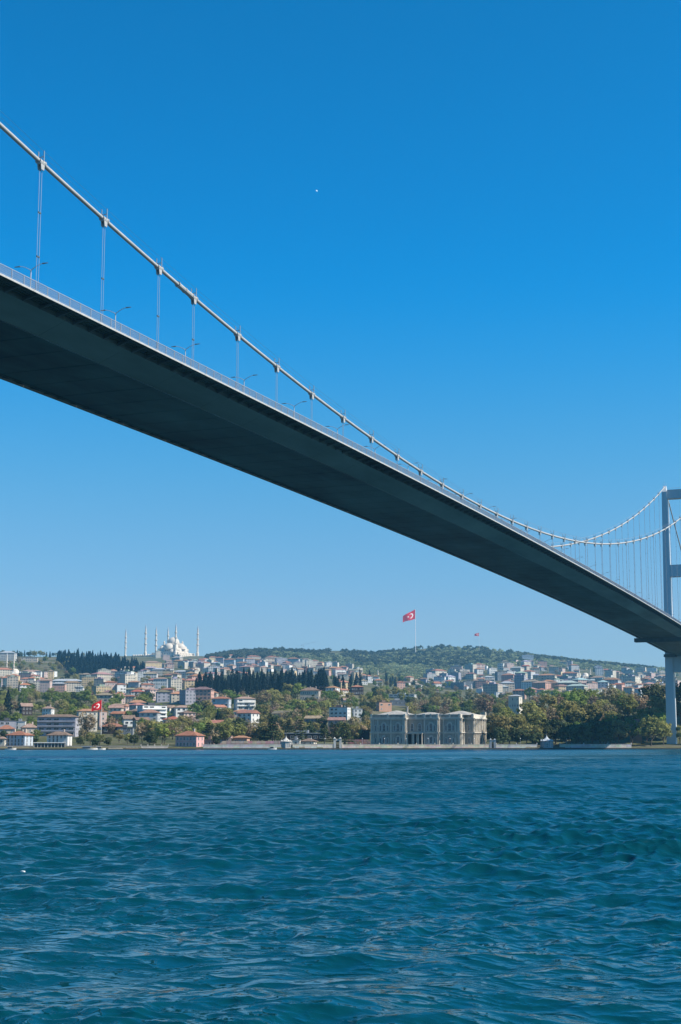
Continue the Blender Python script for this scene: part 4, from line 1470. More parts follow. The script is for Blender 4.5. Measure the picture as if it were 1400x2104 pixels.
# ------------------------------------------------------------------ houses
WALLS = {'white': (0.66, 0.65, 0.62), 'cream': (0.60, 0.54, 0.44), 'pale pink': (0.55, 0.41, 0.36), 'salmon': (0.55, 0.33, 0.26), 'pale grey': (0.45, 0.45, 0.44),
         'lilac grey': (0.36, 0.35, 0.39), 'ochre': (0.52, 0.40, 0.24), 'beige': (0.48, 0.42, 0.34), 'pale green': (0.42, 0.47, 0.40), 'dark brown': (0.045, 0.032, 0.028),
         'brick red': (0.30, 0.13, 0.09), 'slate grey': (0.16, 0.18, 0.20), 'orange pink': (0.50, 0.29, 0.20), 'pale blue': (0.42, 0.47, 0.52), 'rose pink': (0.58, 0.33, 0.31)}
ROOFS = {'red tile': (0.30, 0.135, 0.085), 'orange tile': (0.36, 0.19, 0.115), 'brown tile': (0.20, 0.14, 0.105), 'grey flat': (0.33, 0.33, 0.33), 'grey metal': (0.36, 0.38, 0.40),
         'dark flat': (0.10, 0.10, 0.11), 'faded red tile': (0.30, 0.205, 0.16)}
WIN = {k: rect_window(w, h, pale) for k, (w, h, pale) in
       {'std': (1.15, 1.5, False), 'tall': (0.9, 1.9, False), 'wide': (2.2, 1.5, False), 'pale': (1.15, 1.6, True), 'strip': (3.4, 1.5, False)}.items()}
NUMW = {1: 'one-storey', 2: 'two-storey', 3: 'three-storey', 4: 'four-storey', 5: 'five-storey', 6: 'six-storey', 7: 'seven-storey', 8: 'tall'}

def house(px, yb, wpx, hpx, rot, wall, roof, rk, st, ratio=0.75, style='std', rise=0.22, lab=None, depth=None, name='house', cat='house', chim=0, sides=True, protect=True):
    """a near building: walls, roof, each window an object of its own"""
    if depth is None or yb < 1524:
        p, D = hit(px, yb)
    else:
        D = depth
        p = at(px, yb, D)
    rot = math.radians(rot)
    vis = wpx * D / FPX
    w = vis / (math.cos(rot) + ratio * abs(math.sin(rot)))
    dp = w * ratio
    h = hpx * D / FPX
    r = empty(name, (p[0], p[1], p[2]), face_angle(px) + rot)
    tag(r, lab or '%s %s %s with %s roof' % (wall, NUMW[min(st, 8)], cat, roof), cat, None, None if lab else (px, yb - hpx / 2))
    wc, rc = WALLS[wall], ROOFS[roof]
    m = MB().box(-w / 2, w / 2, -dp / 2, dp / 2, -5, h)
    wl_ = m.build('wall', M['wall'], r, color=wc)
    if rk == 'flat':
        rf = MB().box(-w / 2 - 0.25, w / 2 + 0.25, -dp / 2 - 0.25, dp / 2 + 0.25, h + 0.002, h + 0.35)
        rf.box(-w / 2 + 0.3, w / 2 - 0.3, -dp / 2 + 0.3, dp / 2 - 0.3, h + 0.352, h + 0.42)
        rf.box(-w * 0.2, w * 0.1, -dp * 0.15, dp * 0.2, h + 0.421, h + 2.3)
        rf = rf.build('roof', M['roof'], r, color=rc)
    else:
        e = 0.7
        rf = MB().box(-w / 2 - e, w / 2 + e, -dp / 2 - e, dp / 2 + e, h + 0.002, h + 0.22)
        rf.hip(-w / 2 - e + 0.02, w / 2 + e - 0.02, -dp / 2 - e + 0.02, dp / 2 + e - 0.02, h + 0.222, rise * min(w, dp) + 0.6, gable=(rk == 'gable'))
        rf = rf.build('roof', M['roof'], r, color=rc)
    for c in range(chim):
        x = -w * 0.3 + c * w * 0.6 / max(1, chim - 1) if chim > 1 else w * 0.2
        MB().box(x - 0.45, x + 0.45, -0.45, 0.45, h + 0.3, h + rise * min(w, dp) + 2.0).build('chimney', M['wall'], rf, color=(0.5, 0.42, 0.36))
    fh = h / st
    wk = {'std': 'std', 'tall': 'tall', 'balcony': 'strip', 'pale': 'pale', 'wide': 'wide'}[style]
    ww = {'std': 2.7, 'tall': 1.9, 'strip': 4.6, 'pale': 2.8, 'wide': 3.6}[wk]
    zs = [k * fh + max(0.5, (fh - 1.6) * 0.5) for k in range(st)]
    n = max(1, int((w - 0.8) / ww))
    for z in zs:
        for k in range(n):
            if RNG.random() < 0.12:
                continue
            link('window', WIN[wk if RNG.random() < 0.8 else 'pale'], r, loc=((k + 0.5) * (w - 0.8) / n - (w - 0.8) / 2, -dp / 2, z))
    if style == 'balcony':
        bm = MB().box(-w / 2 + 0.3, w / 2 - 0.3, -dp / 2 - 1.3, -dp / 2, -0.18, 0).box(-w / 2 + 0.3, w / 2 - 0.3, -dp / 2 - 1.3, -dp / 2 - 1.2, 0.001, 0.9).mesh('balcony', M['wall'])
        for k in range(1, st):
            link('balcony', bm, r, loc=(0, 0, k * fh + 0.1), color=tuple(min(0.75, c * 1.15) for c in wc))
    if sides:
        n2 = max(1, int((dp - 0.8) / 3.4))
        sg = 1 if rot < 0 else -1
        for z in zs:
            for k in range(n2):
                y = (k + 0.5) * (dp - 0.8) / n2 - (dp - 0.8) / 2
                link('window', WIN['std' if wk != 'tall' else 'tall'], r, loc=(sg * w / 2, y, z), rz=sg * math.pi / 2)
    if protect:
        PROTECT.append((px - wpx * 0.46, yb - hpx * 1.0, px + wpx * 0.46, yb - hpx * 0.35, D))
    return r, D, w, dp, h

# waterfront, from left to right
house(40, 1536, 53, 24, -30, 'pale blue', 'red tile', 'hip', 3, 0.8, 'tall', 0.18, 'three-storey waterfront mansion with red roof and lit right side, leftmost on the shore', 826, 'mansion', 'mansion', 2)
house(122, 1534, 50, 22, -20, 'white', 'brown tile', 'hip', 3, 0.6, 'tall', 0.2, 'white waterfront mansion with rows of narrow dark windows above a long awning', 836, 'mansion', 'mansion', 1)
house(119, 1513, 84, 38, -16, 'lilac grey', 'brown tile', 'hip', 4, 0.35, 'balcony', 0.12, 'wide grey four-storey apartment block with dark balconies above the waterfront mansion', 905, 'apartment_block', 'apartment block')
house(178, 1503, 42, 40, 12, 'cream', 'orange tile', 'hip', 4, 0.6, 'std', 0.12, 'cream apartment house with orange roof half hidden by a bare tree, left of the flagpole', 915, 'apartment_block', 'apartment block')
house(210, 1500, 18, 36, 15, 'pale pink', 'orange tile', 'flat', 4, 0.8, 'std', 0.15, 'narrow pale pink house directly behind the near flagpole', 935, 'house', 'house')
house(232, 1508, 44, 14, -8, 'dark brown', 'red tile', 'hip', 1, 0.6, 'wide', 0.2, 'low dark house with broad red roof right of the near flagpole', 880, 'house', 'house', 1)
house(264, 1493, 26, 14, 10, 'white', 'brown tile', 'gable', 1, 0.9, 'wide', 0.3, 'small white gabled house with two dark windows below the white apartment block', 930, 'house', 'house')
house(258, 1512, 34, 15, -8, 'slate grey', 'dark flat', 'flat', 2, 0.6, 'wide', 0.2, 'low modern slate house among trees right of the near flagpole', 870, 'house', 'house')
house(312, 1489, 60, 38, 27, 'white', 'dark flat', 'flat', 5, 0.45, 'balcony', 0.1, 'white five-storey apartment block with dark left side, above the bare shore trees', 1000, 'apartment_block', 'apartment block')
house(282, 1460, 36, 15, 5, 'lilac grey', 'orange tile', 'hip', 2, 0.6, 'std', 0.2, 'grey house with wide orange roof just above the white five-storey block', 1190, 'house', 'house')
house(15, 1500, 34, 18, 0, 'lilac grey', 'dark flat', 'flat', 2, 0.6, 'wide', 0.1, 'lilac flat-roofed house at the left edge behind a red roof', 905, 'house', 'house')
house(13, 1508, 34, 9, 0, 'beige', 'red tile', 'hip', 1, 0.8, 'std', 0.22, 'low house with red roof at the left edge', 880, 'house', 'house')
house(42, 1499, 24, 15, -12, 'white', 'grey flat', 'flat', 2, 0.7, 'std', 0.1, 'white flat-roofed house between the lilac house and the grey apartment block', 900, 'house', 'house')
house(60, 1508, 34, 12, 8, 'beige', 'faded red tile', 'hip', 1, 0.8, 'std', 0.25, 'low house with faded red roof left of the wide grey apartment block', 880, 'house', 'house', 1)
house(53, 1470, 26, 17, 14, 'dark brown', 'faded red tile', 'gable', 2, 0.9, 'std', 0.28, 'dark timber house with reddish gable on the left wooded slope', 1180, 'house', 'house')
house(99, 1473, 24, 16, -22, 'white', 'faded red tile', 'hip', 2, 0.8, 'tall', 0.22, 'white house with faded red roof and chimney above the grey apartment block', 1180, 'house', 'house', 1)
house(390, 1536, 58, 23, -28, 'rose pink', 'red tile', 'hip', 2, 0.7, 'tall', 0.22, 'pink waterfront mansion with broad red roof and blue-grey windows', 838, 'mansion', 'mansion', 1)
house(464, 1534, 28, 20, -12, 'pale pink', 'faded red tile', 'flat', 2, 0.7, 'std', 0.15, 'pale pink waterside house behind the leaning tree', 858, 'house', 'house')
house(496, 1534, 34, 17, -16, 'orange pink', 'orange tile', 'hip', 1, 0.7, 'tall', 0.1, 'low orange-pink house behind the grey sea wall', 858, 'house', 'house')
house(609, 1533, 18, 11, -10, 'cream', 'grey flat', 'flat', 1, 0.7, 'std', 0.1, 'low cream annex next to the tent-roofed pavilion', 850, 'house', 'house')
house(635, 1533, 32, 9, -14, 'cream', 'brown tile', 'hip', 1, 0.8, 'std', 0.14, 'low garden pavilion with grey-brown hipped roof behind the pale sea wall', 856, 'house', 'house')
house(626, 1522, 88, 14, -6, 'dark brown', 'grey metal', 'flat', 1, 0.3, 'wide', 0.05, 'long low pavilion with pale flat roof and dark front among the cedars', 900, 'house', 'pavilion')
house(455, 1461, 40, 24, -14, 'pale blue', 'red tile', 'hip', 3, 0.6, 'wide', 0.14, 'pale blue-white apartment house with low red roof below the cypress grove', 1230, 'apartment_block', 'apartment block', 1)
house(503, 1459, 44, 22, 18, 'white', 'faded red tile', 'hip', 3, 0.6, 'balcony', 0.14, 'white apartment house with dark left wall and red roof below the cypress grove', 1240, 'apartment_block', 'apartment block', 1)
house(375, 1477, 38, 22, 16, 'white', 'faded red tile', 'hip', 3, 0.6, 'wide', 0.14, 'white apartment house with faded roof above the pink waterfront mansion', 1060, 'apartment_block', 'apartment block')
house(426, 1440, 46, 15, -8, 'beige', 'orange tile', 'hip', 2, 0.7, 'std', 0.22, 'beige house with long orange roof at the left foot of the cypress grove', 1340, 'house', 'house', 1)
house(390, 1436, 34, 14, -10, 'slate grey', 'brown tile', 'hip', 2, 0.7, 'wide', 0.18, 'slate-coloured house left of the cypress grove', 1380, 'house', 'house')
house(638, 1442, 42, 20, -8, 'beige', 'brown tile', 'hip', 2, 0.7, 'tall', 0.2, 'beige stone mansion with three chimneys in front of the cypress grove', 1330, 'mansion', 'mansion', 3)
house(498, 1472, 36, 9, -6, 'cream', 'orange tile', 'hip', 1, 0.6, 'std', 0.15, 'low cream house with orange roof on the wooded slope', 1150, 'house', 'house')
house(518, 1481, 28, 8, -8, 'dark brown', 'grey metal', 'flat', 1, 0.6, 'wide', 0.1, 'low dark flat-roofed house on the wooded slope', 1090, 'house', 'house')
house(699, 1478, 44, 23, -18, 'white', 'faded red tile', 'flat', 3, 0.6, 'wide', 0.1, 'white block with pinkish right side in the trees left of the palace roof', 1090, 'apartment_block', 'apartment block')
house(735, 1486, 20, 28, 8, 'white', 'grey flat', 'flat', 4, 0.8, 'std', 0.1, 'narrow white block just left of the palace', 960, 'apartment_block', 'apartment block')
house(715, 1456, 22, 16, 12, 'pale green', 'faded red tile', 'gable', 2, 0.8, 'tall', 0.2, 'pale green gabled house in the trees above the palace left end', 1200, 'house', 'house')
house(734, 1429, 26, 16, 6, 'dark brown', 'red tile', 'hip', 2, 0.8, 'tall', 0.16, 'dark timber mansion with red roof on the slope above the palace', 1420, 'house', 'mansion')
house(789, 1464, 32, 18, 24, 'orange pink', 'brown tile', 'flat', 2, 0.6, 'wide', 0.1, 'orange-pink block with dark left side right behind the palace roof', 1090, 'house', 'house')
house(828, 1437, 56, 9, -10, 'pale grey', 'grey metal', 'flat', 2, 0.5, 'balcony', 0.08, 'long low modern villa with stacked white terraces above the palace', 1330, 'villa', 'villa')
house(818, 1450, 36, 10, 4, 'slate grey', 'grey flat', 'flat', 1, 0.5, 'wide', 0.08, 'low dark flat-roofed building below the modern terraced villa', 1250, 'house', 'house')
house(1060, 1470, 28, 38, -24, 'cream', 'grey metal', 'hip', 3, 0.7, 'tall', 0.1, 'cream two-tone palace annex behind the olive trees right of the palace', 1010, 'mansion', 'mansion')
house(994, 1478, 12, 14, -20, 'cream', 'grey flat', 'flat', 2, 0.7, 'std', 0.1, 'small lit cream block behind the right end of the palace', 960, 'house', 'house')
house(1085, 1361, 24, 14, 5, 'pale blue', 'grey flat', 'flat', 2, 0.5, 'wide', 0.08, 'large pale blue-grey villa high on the right end of the far hill', None, 'villa', 'villa')
house(1341, 1386, 20, 13, -6, 'white', 'grey flat', 'flat', 3, 0.5, 'wide', 0.08, 'white block on the skyline just left of the bridge tower', None, 'apartment_block', 'apartment block')
house(1126, 1407, 38, 18, -12, 'beige', 'orange tile', 'hip', 4, 0.6, 'balcony', 0.12, 'broad building with orange roof in the crowded right hillside', None, 'apartment_block', 'apartment block')
house(16, 1358, 36, 15, -10, 'pale grey', 'grey metal', 'hip', 3, 0.6, 'tall', 0.16, 'big grey hall with low grey roof on the left skyline', None, 'house', 'hall')
house(61, 1360, 34, 8, -6, 'beige', 'dark flat', 'flat', 2, 0.5, 'wide', 0.06, 'low modern beige villa near the left skyline', None, 'villa', 'villa')
house(66, 1394, 40, 14, -8, 'white', 'faded red tile', 'hip', 3, 0.5, 'std', 0.12, 'long white block right of the small left mosque', None, 'apartment_block', 'apartment block')
house(94, 1424, 25, 24, -14, 'pale pink', 'faded red tile', 'gable', 4, 0.9, 'std', 0.14, 'pale pink gabled apartment house on the left slope', None, 'apartment_block', 'apartment block')
house(121, 1422, 30, 16, -10, 'salmon', 'grey metal', 'hip', 3, 0.6, 'std', 0.12, 'salmon apartment house right of the pale pink gabled one', None, 'apartment_block', 'apartment block')
house(138, 1409, 68, 8, -6, 'pale grey', 'grey metal', 'hip', 2, 0.4, 'wide', 0.14, 'long grey-roofed sheds above the salmon house', None, 'house', 'shed')
house(160, 1422, 26, 9, -10, 'white', 'grey metal', 'hip', 2, 0.6, 'std', 0.14, 'white low block at the right end of the grey-roofed sheds', None, 'house', 'house')
for i, (x, yb, w_, h_, c, rf) in enumerate([(226, 1426, 28, 22, 'pale pink', 'red tile'), (248, 1426, 22, 18, 'white', 'red tile'), (276, 1424, 26, 20, 'pale grey', 'orange tile'), (302, 1426, 30, 17, 'pale pink', 'red tile'),
                                            (331, 1416, 32, 20, 'white', 'faded red tile'), (345, 1436, 26, 18, 'salmon', 'red tile'), (268, 1446, 22, 14, 'beige', 'red tile'), (240, 1462, 26, 12, 'beige', 'faded red tile'),
                                            (312, 1378, 40, 16, 'ochre', 'faded red tile'), (372, 1412, 26, 14, 'salmon', 'red tile'), (410, 1404, 30, 13, 'pale grey', 'grey metal'), (372, 1393, 36, 12, 'pale grey', 'grey metal')]):
    house(x, yb, w_, h_, RNG.choice((-18, -10, 14, 20)), c, rf, 'hip', 3, 0.6, 'wide' if i % 2 else 'std', 0.13, None, None, 'apartment_block', 'apartment block')
# skyline terrace of big blocks below the far hill
for i, (x, yb, w_, h_, c, rf) in enumerate([(437, 1363, 20, 12, 'ochre', 'red tile'), (452, 1366, 18, 14, 'lilac grey', 'red tile'), (472, 1374, 24, 18, 'pale blue', 'red tile'), (494, 1368, 20, 14, 'white', 'red tile'),
                                            (513, 1373, 22, 18, 'lilac grey', 'orange tile'), (531, 1374, 13, 17, 'pale pink', 'orange tile'), (553, 1366, 30, 12, 'beige', 'brown tile'), (578, 1366, 26, 13, 'lilac grey', 'grey flat'),
                                            (604, 1368, 26, 14, 'pale grey', 'red tile'), (628, 1368, 18, 13, 'cream', 'brown tile'), (646, 1370, 18, 12, 'beige', 'red tile'), (455, 1379, 14, 8, 'white', 'dark flat'), (485, 1383, 14, 8, 'white', 'grey flat'),
                                            (626, 1384, 12, 14, 'brick red', 'brown tile'), (571, 1380, 18, 11, 'ochre', 'red tile'), (478, 1352, 30, 4, 'cream', 'red tile'), (520, 1354, 32, 4, 'beige', 'red tile'), (560, 1355, 30, 4, 'cream', 'red tile')]):
    house(x, yb, w_, h_, RNG.choice((-20, -12, 16, 24)), c, rf, 'hip' if 'flat' not in rf else 'flat', max(1, int(h_ / 3.2)), 0.6, 'wide', 0.13, None, None, 'apartment_block', 'apartment block')
for i, (x, yb, w_, h_, c, rf) in enumerate([(889, 1393, 26, 17, 'pale grey', 'grey flat'), (912, 1396, 18, 11, 'lilac grey', 'grey flat'), (929, 1394, 16, 18, 'cream', 'grey flat'), (953, 1396, 26, 19, 'beige', 'grey flat'), (1030, 1399, 24, 18, 'slate grey', 'dark flat'),
                                            (1012, 1386, 20, 12, 'white', 'grey flat'), (1030, 1376, 14, 12, 'white', 'grey flat'), (1048, 1377, 18, 13, 'pale pink', 'grey flat'), (985, 1378, 24, 12, 'pale pink', 'orange tile'), (1005, 1402, 24, 10, 'pale grey', 'grey metal'),
                                            (1021, 1424, 38, 16, 'brick red', 'orange tile'), (965, 1414, 26, 14, 'slate grey', 'dark flat'), (915, 1412, 20, 12, 'cream', 'grey flat'), (942, 1418, 30, 14, 'slate grey', 'grey flat'), (1068, 1438, 28, 18, 'salmon', 'red tile'),
                                            (1230, 1402, 36, 9, 'beige', 'faded red tile'), (1170, 1392, 14, 9, 'white', 'grey flat'), (1090, 1412, 22, 14, 'pale grey', 'grey flat'), (1362, 1392, 20, 12, 'cream', 'grey flat')]):
    house(x, yb, w_, h_, RNG.choice((-20, -12, 16, 24)), c, rf, 'hip' if 'flat' not in rf else 'flat', max(2, int(h_ / 3.4)), 0.6, 'balcony' if i % 3 == 0 else 'wide', 0.13, None, None, 'apartment_block', 'apartment block')

house(4, 1537, 18, 18, -20, 'cream', 'faded red tile', 'hip', 2, 0.8, 'std', 0.15, 'cream waterfront house cut by the left edge', 822, 'house', 'house')
house(432, 1534, 22, 13, -14, 'salmon', 'faded red tile', 'flat', 1, 0.7, 'std', 0.1, 'low salmon house right beside the pink waterfront mansion', 850, 'house', 'house')
# the long awning terrace in front of the white mansion, left shore
def awning():
    p = shore_point(102, 1.5)
    r = empty('awning_terrace', (p[0], p[1], 0.9), face_angle(102))
    tag(r, 'long low waterside terrace with pale awning and dark glazing below the white mansion', 'terrace')
    W = 64 * 812 / FPX
    MB().box(-W / 2, W / 2, -0.3, 4.5, 2.75, 3.0).build('awning', M['white'], r)
    MB().box(-W / 2 + 0.3, W / 2 - 0.3, 0.6, 4.3, 0, 2.74).build('glazing', M['glass'], r)
    pm = MB().box(-0.09, 0.09, 0.3, 0.5, 0, 2.74).mesh('post', M['frame'])
    for k in range(10):
        link('post', pm, r, loc=(-W / 2 + 0.4 + k * (W - 0.8) / 9, 0, 0))
awning()

# scattered houses of the hillside districts: shared house meshes, placed one by one
def proto_house(w, d, st, rk, seed):
    rr = random.Random(seed)
    h = st * 3.0
    wall = MB().box(-w / 2, w / 2, -d / 2, d / 2, -6, h).mesh('wall', M['wall'])
    rf = MB()
    if rk == 'flat':
        rf.box(-w / 2 - 0.2, w / 2 + 0.2, -d / 2 - 0.2, d / 2 + 0.2, h + 0.002, h + 0.5).box(-w * 0.2, w * 0.15, -d * 0.2, d * 0.2, h + 0.502, h + 2.6)
    else:
        rf.box(-w / 2 - 0.6, w / 2 + 0.6, -d / 2 - 0.6, d / 2 + 0.6, h + 0.002, h + 0.25)
        rf.hip(-w / 2 - 0.58, w / 2 + 0.58, -d / 2 - 0.58, d / 2 + 0.58, h + 0.252, 0.16 * min(w, d) + 0.6, gable=(rk == 'gable'))
    rf = rf.mesh('roof', M['roof'])
    wn_ = MB()
    for s in range(st):
        z = s * 3.0 + 1.0
        n = max(2, int(w / 3.3))
        for k in range(n):
            x = (k + 0.5) * w / n - w / 2
            a = rr.choice((0.6, 0.75, 1.15))
            wn_.box(x - a, x + a, -d / 2 - 0.05, -d / 2 + 0.1, z, z + 1.45)
        n = max(1, int(d / 3.6))
        for sg in (-1, 1):
            for k in range(n):
                y = (k + 0.5) * d / n - d / 2
                x0, x1 = sorted((sg * (w / 2 - 0.1), sg * (w / 2 + 0.05)))
                wn_.box(x0, x1, y - 0.6, y + 0.6, z, z + 1.4)
    wn_ = wn_.mesh('windows', M['glass_far'])
    return wall, rf, wn_, h, w
PROTO = []
for i, (w, d, st, rk) in enumerate([(11, 10, 2, 'hip'), (13, 10, 3, 'hip'), (15, 11, 3, 'hip'), (18, 12, 4, 'hip'), (16, 13, 5, 'flat'), (20, 13, 5, 'flat'), (14, 12, 6, 'flat'), (12, 10, 3, 'gable'),
                                   (24, 13, 4, 'hip'), (10, 9, 2, 'gable'), (17, 14, 4, 'flat'), (13, 12, 4, 'hip')]):
    PROTO.append((proto_house(w, d, st, rk, i), st, rk))

def scatter_houses(n, x0, x1, y0f, y1f, mind, walls, roofs, pick=None, region=None, smin=0.9, smax=1.15):
    pts = []
    tries = 0
    while len(pts) < n and tries < n * 60:
        tries += 1
        px = RNG.uniform(x0, x1)
        ya, yb = y0f(px), y1f(px)
        if yb <= ya:
            continue
        py = RNG.uniform(ya, yb)
        if any(abs(px - a) < mind and abs(py - b) < mind * 0.55 for a, b in pts):
            continue
        if any(q[0] < px < q[2] and q[1] - 3 < py < q[3] + 10 for q in PROTECT):
            continue
        pts.append((px, py))
    for px, py in pts:
        (wl_, rf, wn_, h, w), st, rk = RNG.choice(pick and [PROTO[i] for i in pick] or PROTO)
        p, D = hit(px, py)
        r = empty('house', p, face_angle(px) + math.radians(RNG.uniform(-42, 42)))
        s = RNG.uniform(smin, smax)
        r.scale = (s, s, s)
        wc = RNG.choice(walls)
        rc = RNG.choice([k for k in roofs if ('flat' in k) == (rk == 'flat')] or ['grey flat'])
        tag(r, '%s %s house with %s roof' % (wc, NUMW[st], rc), 'house', 'hillside houses', (px, py - 4))
        j = RNG.uniform(0.85, 1.1)
        link('wall', wl_, r, color=tuple(c * j for c in WALLS[wc]))
        link('roof', rf, r, color=tuple(c * RNG.uniform(0.8, 1.15) for c in ROOFS[rc]))
        kind(link('windows', wn_, r), 'stuff')
LIGHT = ['white', 'cream', 'pale pink', 'beige', 'pale grey', 'cream', 'beige', 'cream', 'salmon', 'lilac grey', 'ochre', 'white']
REDR = ['red tile', 'orange tile', 'faded red tile', 'brown tile', 'grey flat']
MIXR = ['red tile', 'faded red tile', 'brown tile', 'grey metal', 'grey flat', 'grey flat', 'dark flat']
def lin(*k):
    xs, ys = [a for a, b in k], [b for a, b in k]
    return lambda px: float(np.interp(px, xs, ys))
scatter_houses(30, 195, 420, lambda x: 1396, lambda x: 1452, 15, LIGHT, REDR)
scatter_houses(12, 0, 190, lambda x: 1394, lambda x: 1424, 15, LIGHT, REDR)
scatter_houses(34, 292, 445, lin((292, 1372), (320, 1352), (400, 1360), (445, 1362)), lambda x: 1400, 9, LIGHT, MIXR)
scatter_houses(48, 430, 740, lin((430, 1362), (640, 1366), (740, 1388)), lin((430, 1392), (560, 1384), (660, 1388), (740, 1402)), 8, LIGHT, REDR)
scatter_houses(92, 880, 1382, lin((880, 1388), (960, 1378), (1040, 1366), (1120, 1366), (1240, 1380), (1382, 1392)), lin((880, 1412), (1000, 1422), (1382, 1424)), 9, LIGHT, MIXR, None, None, 0.95, 1.3)
scatter_houses(34, 1010, 1384, lambda x: 1408, lin((1010, 1440), (1180, 1432), (1384, 1424)), 11, LIGHT, MIXR, (0, 1, 3, 4, 5, 8, 10), None, 1.0, 1.4)
scatter_houses(8, 640, 780, lambda x: 1396, lambda x: 1436, 18, LIGHT, REDR, (0, 1, 9))
scatter_houses(10, 820, 900, lambda x: 1400, lambda x: 1428, 10, LIGHT, REDR, (0, 1, 9, 7))
scatter_houses(14, 340, 700, lambda x: 1466, lambda x: 1506, 24, LIGHT, REDR, (0, 9, 7))
scatter_houses(8, 230, 330, lambda x: 1464, lambda x: 1500, 16, LIGHT, REDR, (0, 1, 9))

# the houses beyond the three hundred largest: one mass of small roofs and walls filling the far districts
def distant_houses():
    cols = [WALLS[k] for k in ('white', 'cream', 'pale pink', 'beige', 'pale grey', 'ochre')] + [ROOFS[k] for k in ('red tile', 'faded red tile', 'brown tile', 'grey flat')]
    mats = [mat_plain('distant_plaster', c, 0.9, 0, 0.12, 0.3) if i < 6 else mat_plain('distant_roof', c, 0.9, 0, 0.2, 0.5) for i, c in enumerate(cols)] + [M['glass_far']]
    m = MB()
    regs = [(150, 880, 1384, lin((880, 1386), (960, 1376), (1040, 1364), (1120, 1364), (1240, 1378), (1384, 1390)), lin((880, 1414), (1000, 1428), (1384, 1426))),
            (70, 430, 760, lin((430, 1360), (640, 1364), (760, 1390)), lin((430, 1394), (560, 1388), (660, 1392), (760, 1404))),
            (60, 190, 440, lin((190, 1394), (292, 1374), (320, 1356), (440, 1362)), lambda x: 1416), (24, 0, 120, lambda x: 1386, lambda x: 1412), (30, 1000, 1384, lambda x: 1410, lambda x: 1440)]
    for n, x0, x1, f0, f1 in regs:
        for _ in range(n):
            px = RNG.uniform(x0, x1)
            py = RNG.uniform(f0(px), f1(px))
            if any(q[0] < px < q[2] and q[1] - 3 < py < q[3] + 8 for q in PROTECT):
                continue
            p, D = hit(px, py)
            w, d, st = RNG.uniform(8, 15), RNG.uniform(8, 12), RNG.randint(2, 4)
            t = face_angle(px) + RNG.uniform(-0.75, 0.75)
            c, s_ = math.cos(t), math.sin(t)
            h = st * 2.9
            q = MB().box(-w / 2, w / 2, -d / 2, d / 2, -6, h, RNG.randint(0, 5))
            if RNG.random() < 0.6:
                q.hip(-w / 2 - 0.5, w / 2 + 0.5, -d / 2 - 0.5, d / 2 + 0.5, h + 0.01, RNG.uniform(1.6, 2.8), RNG.choice((6, 6, 7, 8)))
            else:
                q.box(-w / 2 - 0.2, w / 2 + 0.2, -d / 2 - 0.2, d / 2 + 0.2, h + 0.01, h + 0.5, 9)
            k = max(2, int(w / 3.4))
            for f in range(st):
                for i in range(k):
                    x = (i + 0.5) * w / k - w / 2
                    if RNG.random() < 0.85:
                        q.box(x - 0.6, x + 0.6, -d / 2 - 0.05, -d / 2 + 0.1, f * 2.9 + 1, f * 2.9 + 2.3, 10)
            v = [(p[0] + c * a - s_ * b, p[1] + s_ * a + c * b, p[2] + z) for a, b, z in q.v]
            o = len(m.v)
            m.v.extend(v); m.f.extend([tuple(i + o for i in f) for f in q.f]); m.m.extend(q.m)
    o = m.build('distant_houses', mats)
    kind(o, 'stuff')
    o['label'] = 'small far houses filling the hillside districts as one mass'
    o['category'] = 'houses'
distant_houses()

# ------------------------------------------------------------------ trees
def leaf_quads(P, Nrm, size, rs):
    """one bent-ish quad at each point, roughly facing its outward normal"""
    n = len(P)
    nn = Nrm + rs.normal(0, 0.55, (n, 3))
    nn /= np.linalg.norm(nn, axis=1)[:, None] + 1e-9
    t = np.cross(nn, rs.normal(0, 1, (n, 3)))
    t /= np.linalg.norm(t, axis=1)[:, None] + 1e-9
    b = np.cross(nn, t)
    s = size * rs.uniform(0.6, 1.35, (n, 1))
    a = s * rs.uniform(0.55, 1.0, (n, 1))
    return np.stack([P - t * s - b * a * 0.4, P + t * s * 0.3 - b * a, P + t * s + b * a * 0.3, P - t * s * 0.2 + b * a], 1)

def limb_set(mb, rs, base, H, r0, n, reach, crown_lo):
    """tapered trunk with forking limbs"""
    pts = [np.array(base, float)]
    for k in range(1, 5):
        pts.append(pts[-1] + np.array([rs.normal(0, 0.12), rs.normal(0, 0.12), H * 0.16]))
    mb.tube(pts, [r0 * (1.15 - 0.16 * k) for k in range(5)], 6)
    top = pts[-1]
    ends = []
    for k in range(n):
        t = 2 * math.pi * (k + rs.uniform(-0.3, 0.3)) / n
        st = pts[2 + int(rs.randint(0, 3))]
        el = rs.uniform(0.5, 1.15)
        L = reach * rs.uniform(0.7, 1.0)
        mid = st + np.array([math.cos(t) * L * 0.5, math.sin(t) * L * 0.5, L * 0.5 * el])
        end = st + np.array([math.cos(t) * L * 0.85, math.sin(t) * L * 0.85, L * 1.15 * el])
        mb.tube([st, mid, end], [r0 * 0.42, r0 * 0.28, r0 * 0.10], 5)
        ends.append((mid, end))
        for q in range(2):
            e2 = mid + np.array([rs.normal(0, 1), rs.normal(0, 1), rs.uniform(0.4, 1.4)]) * L * 0.35
            mb.tube([mid, e2], [r0 * 0.2, r0 * 0.05], 4)
            ends.append((mid, e2))
    return ends

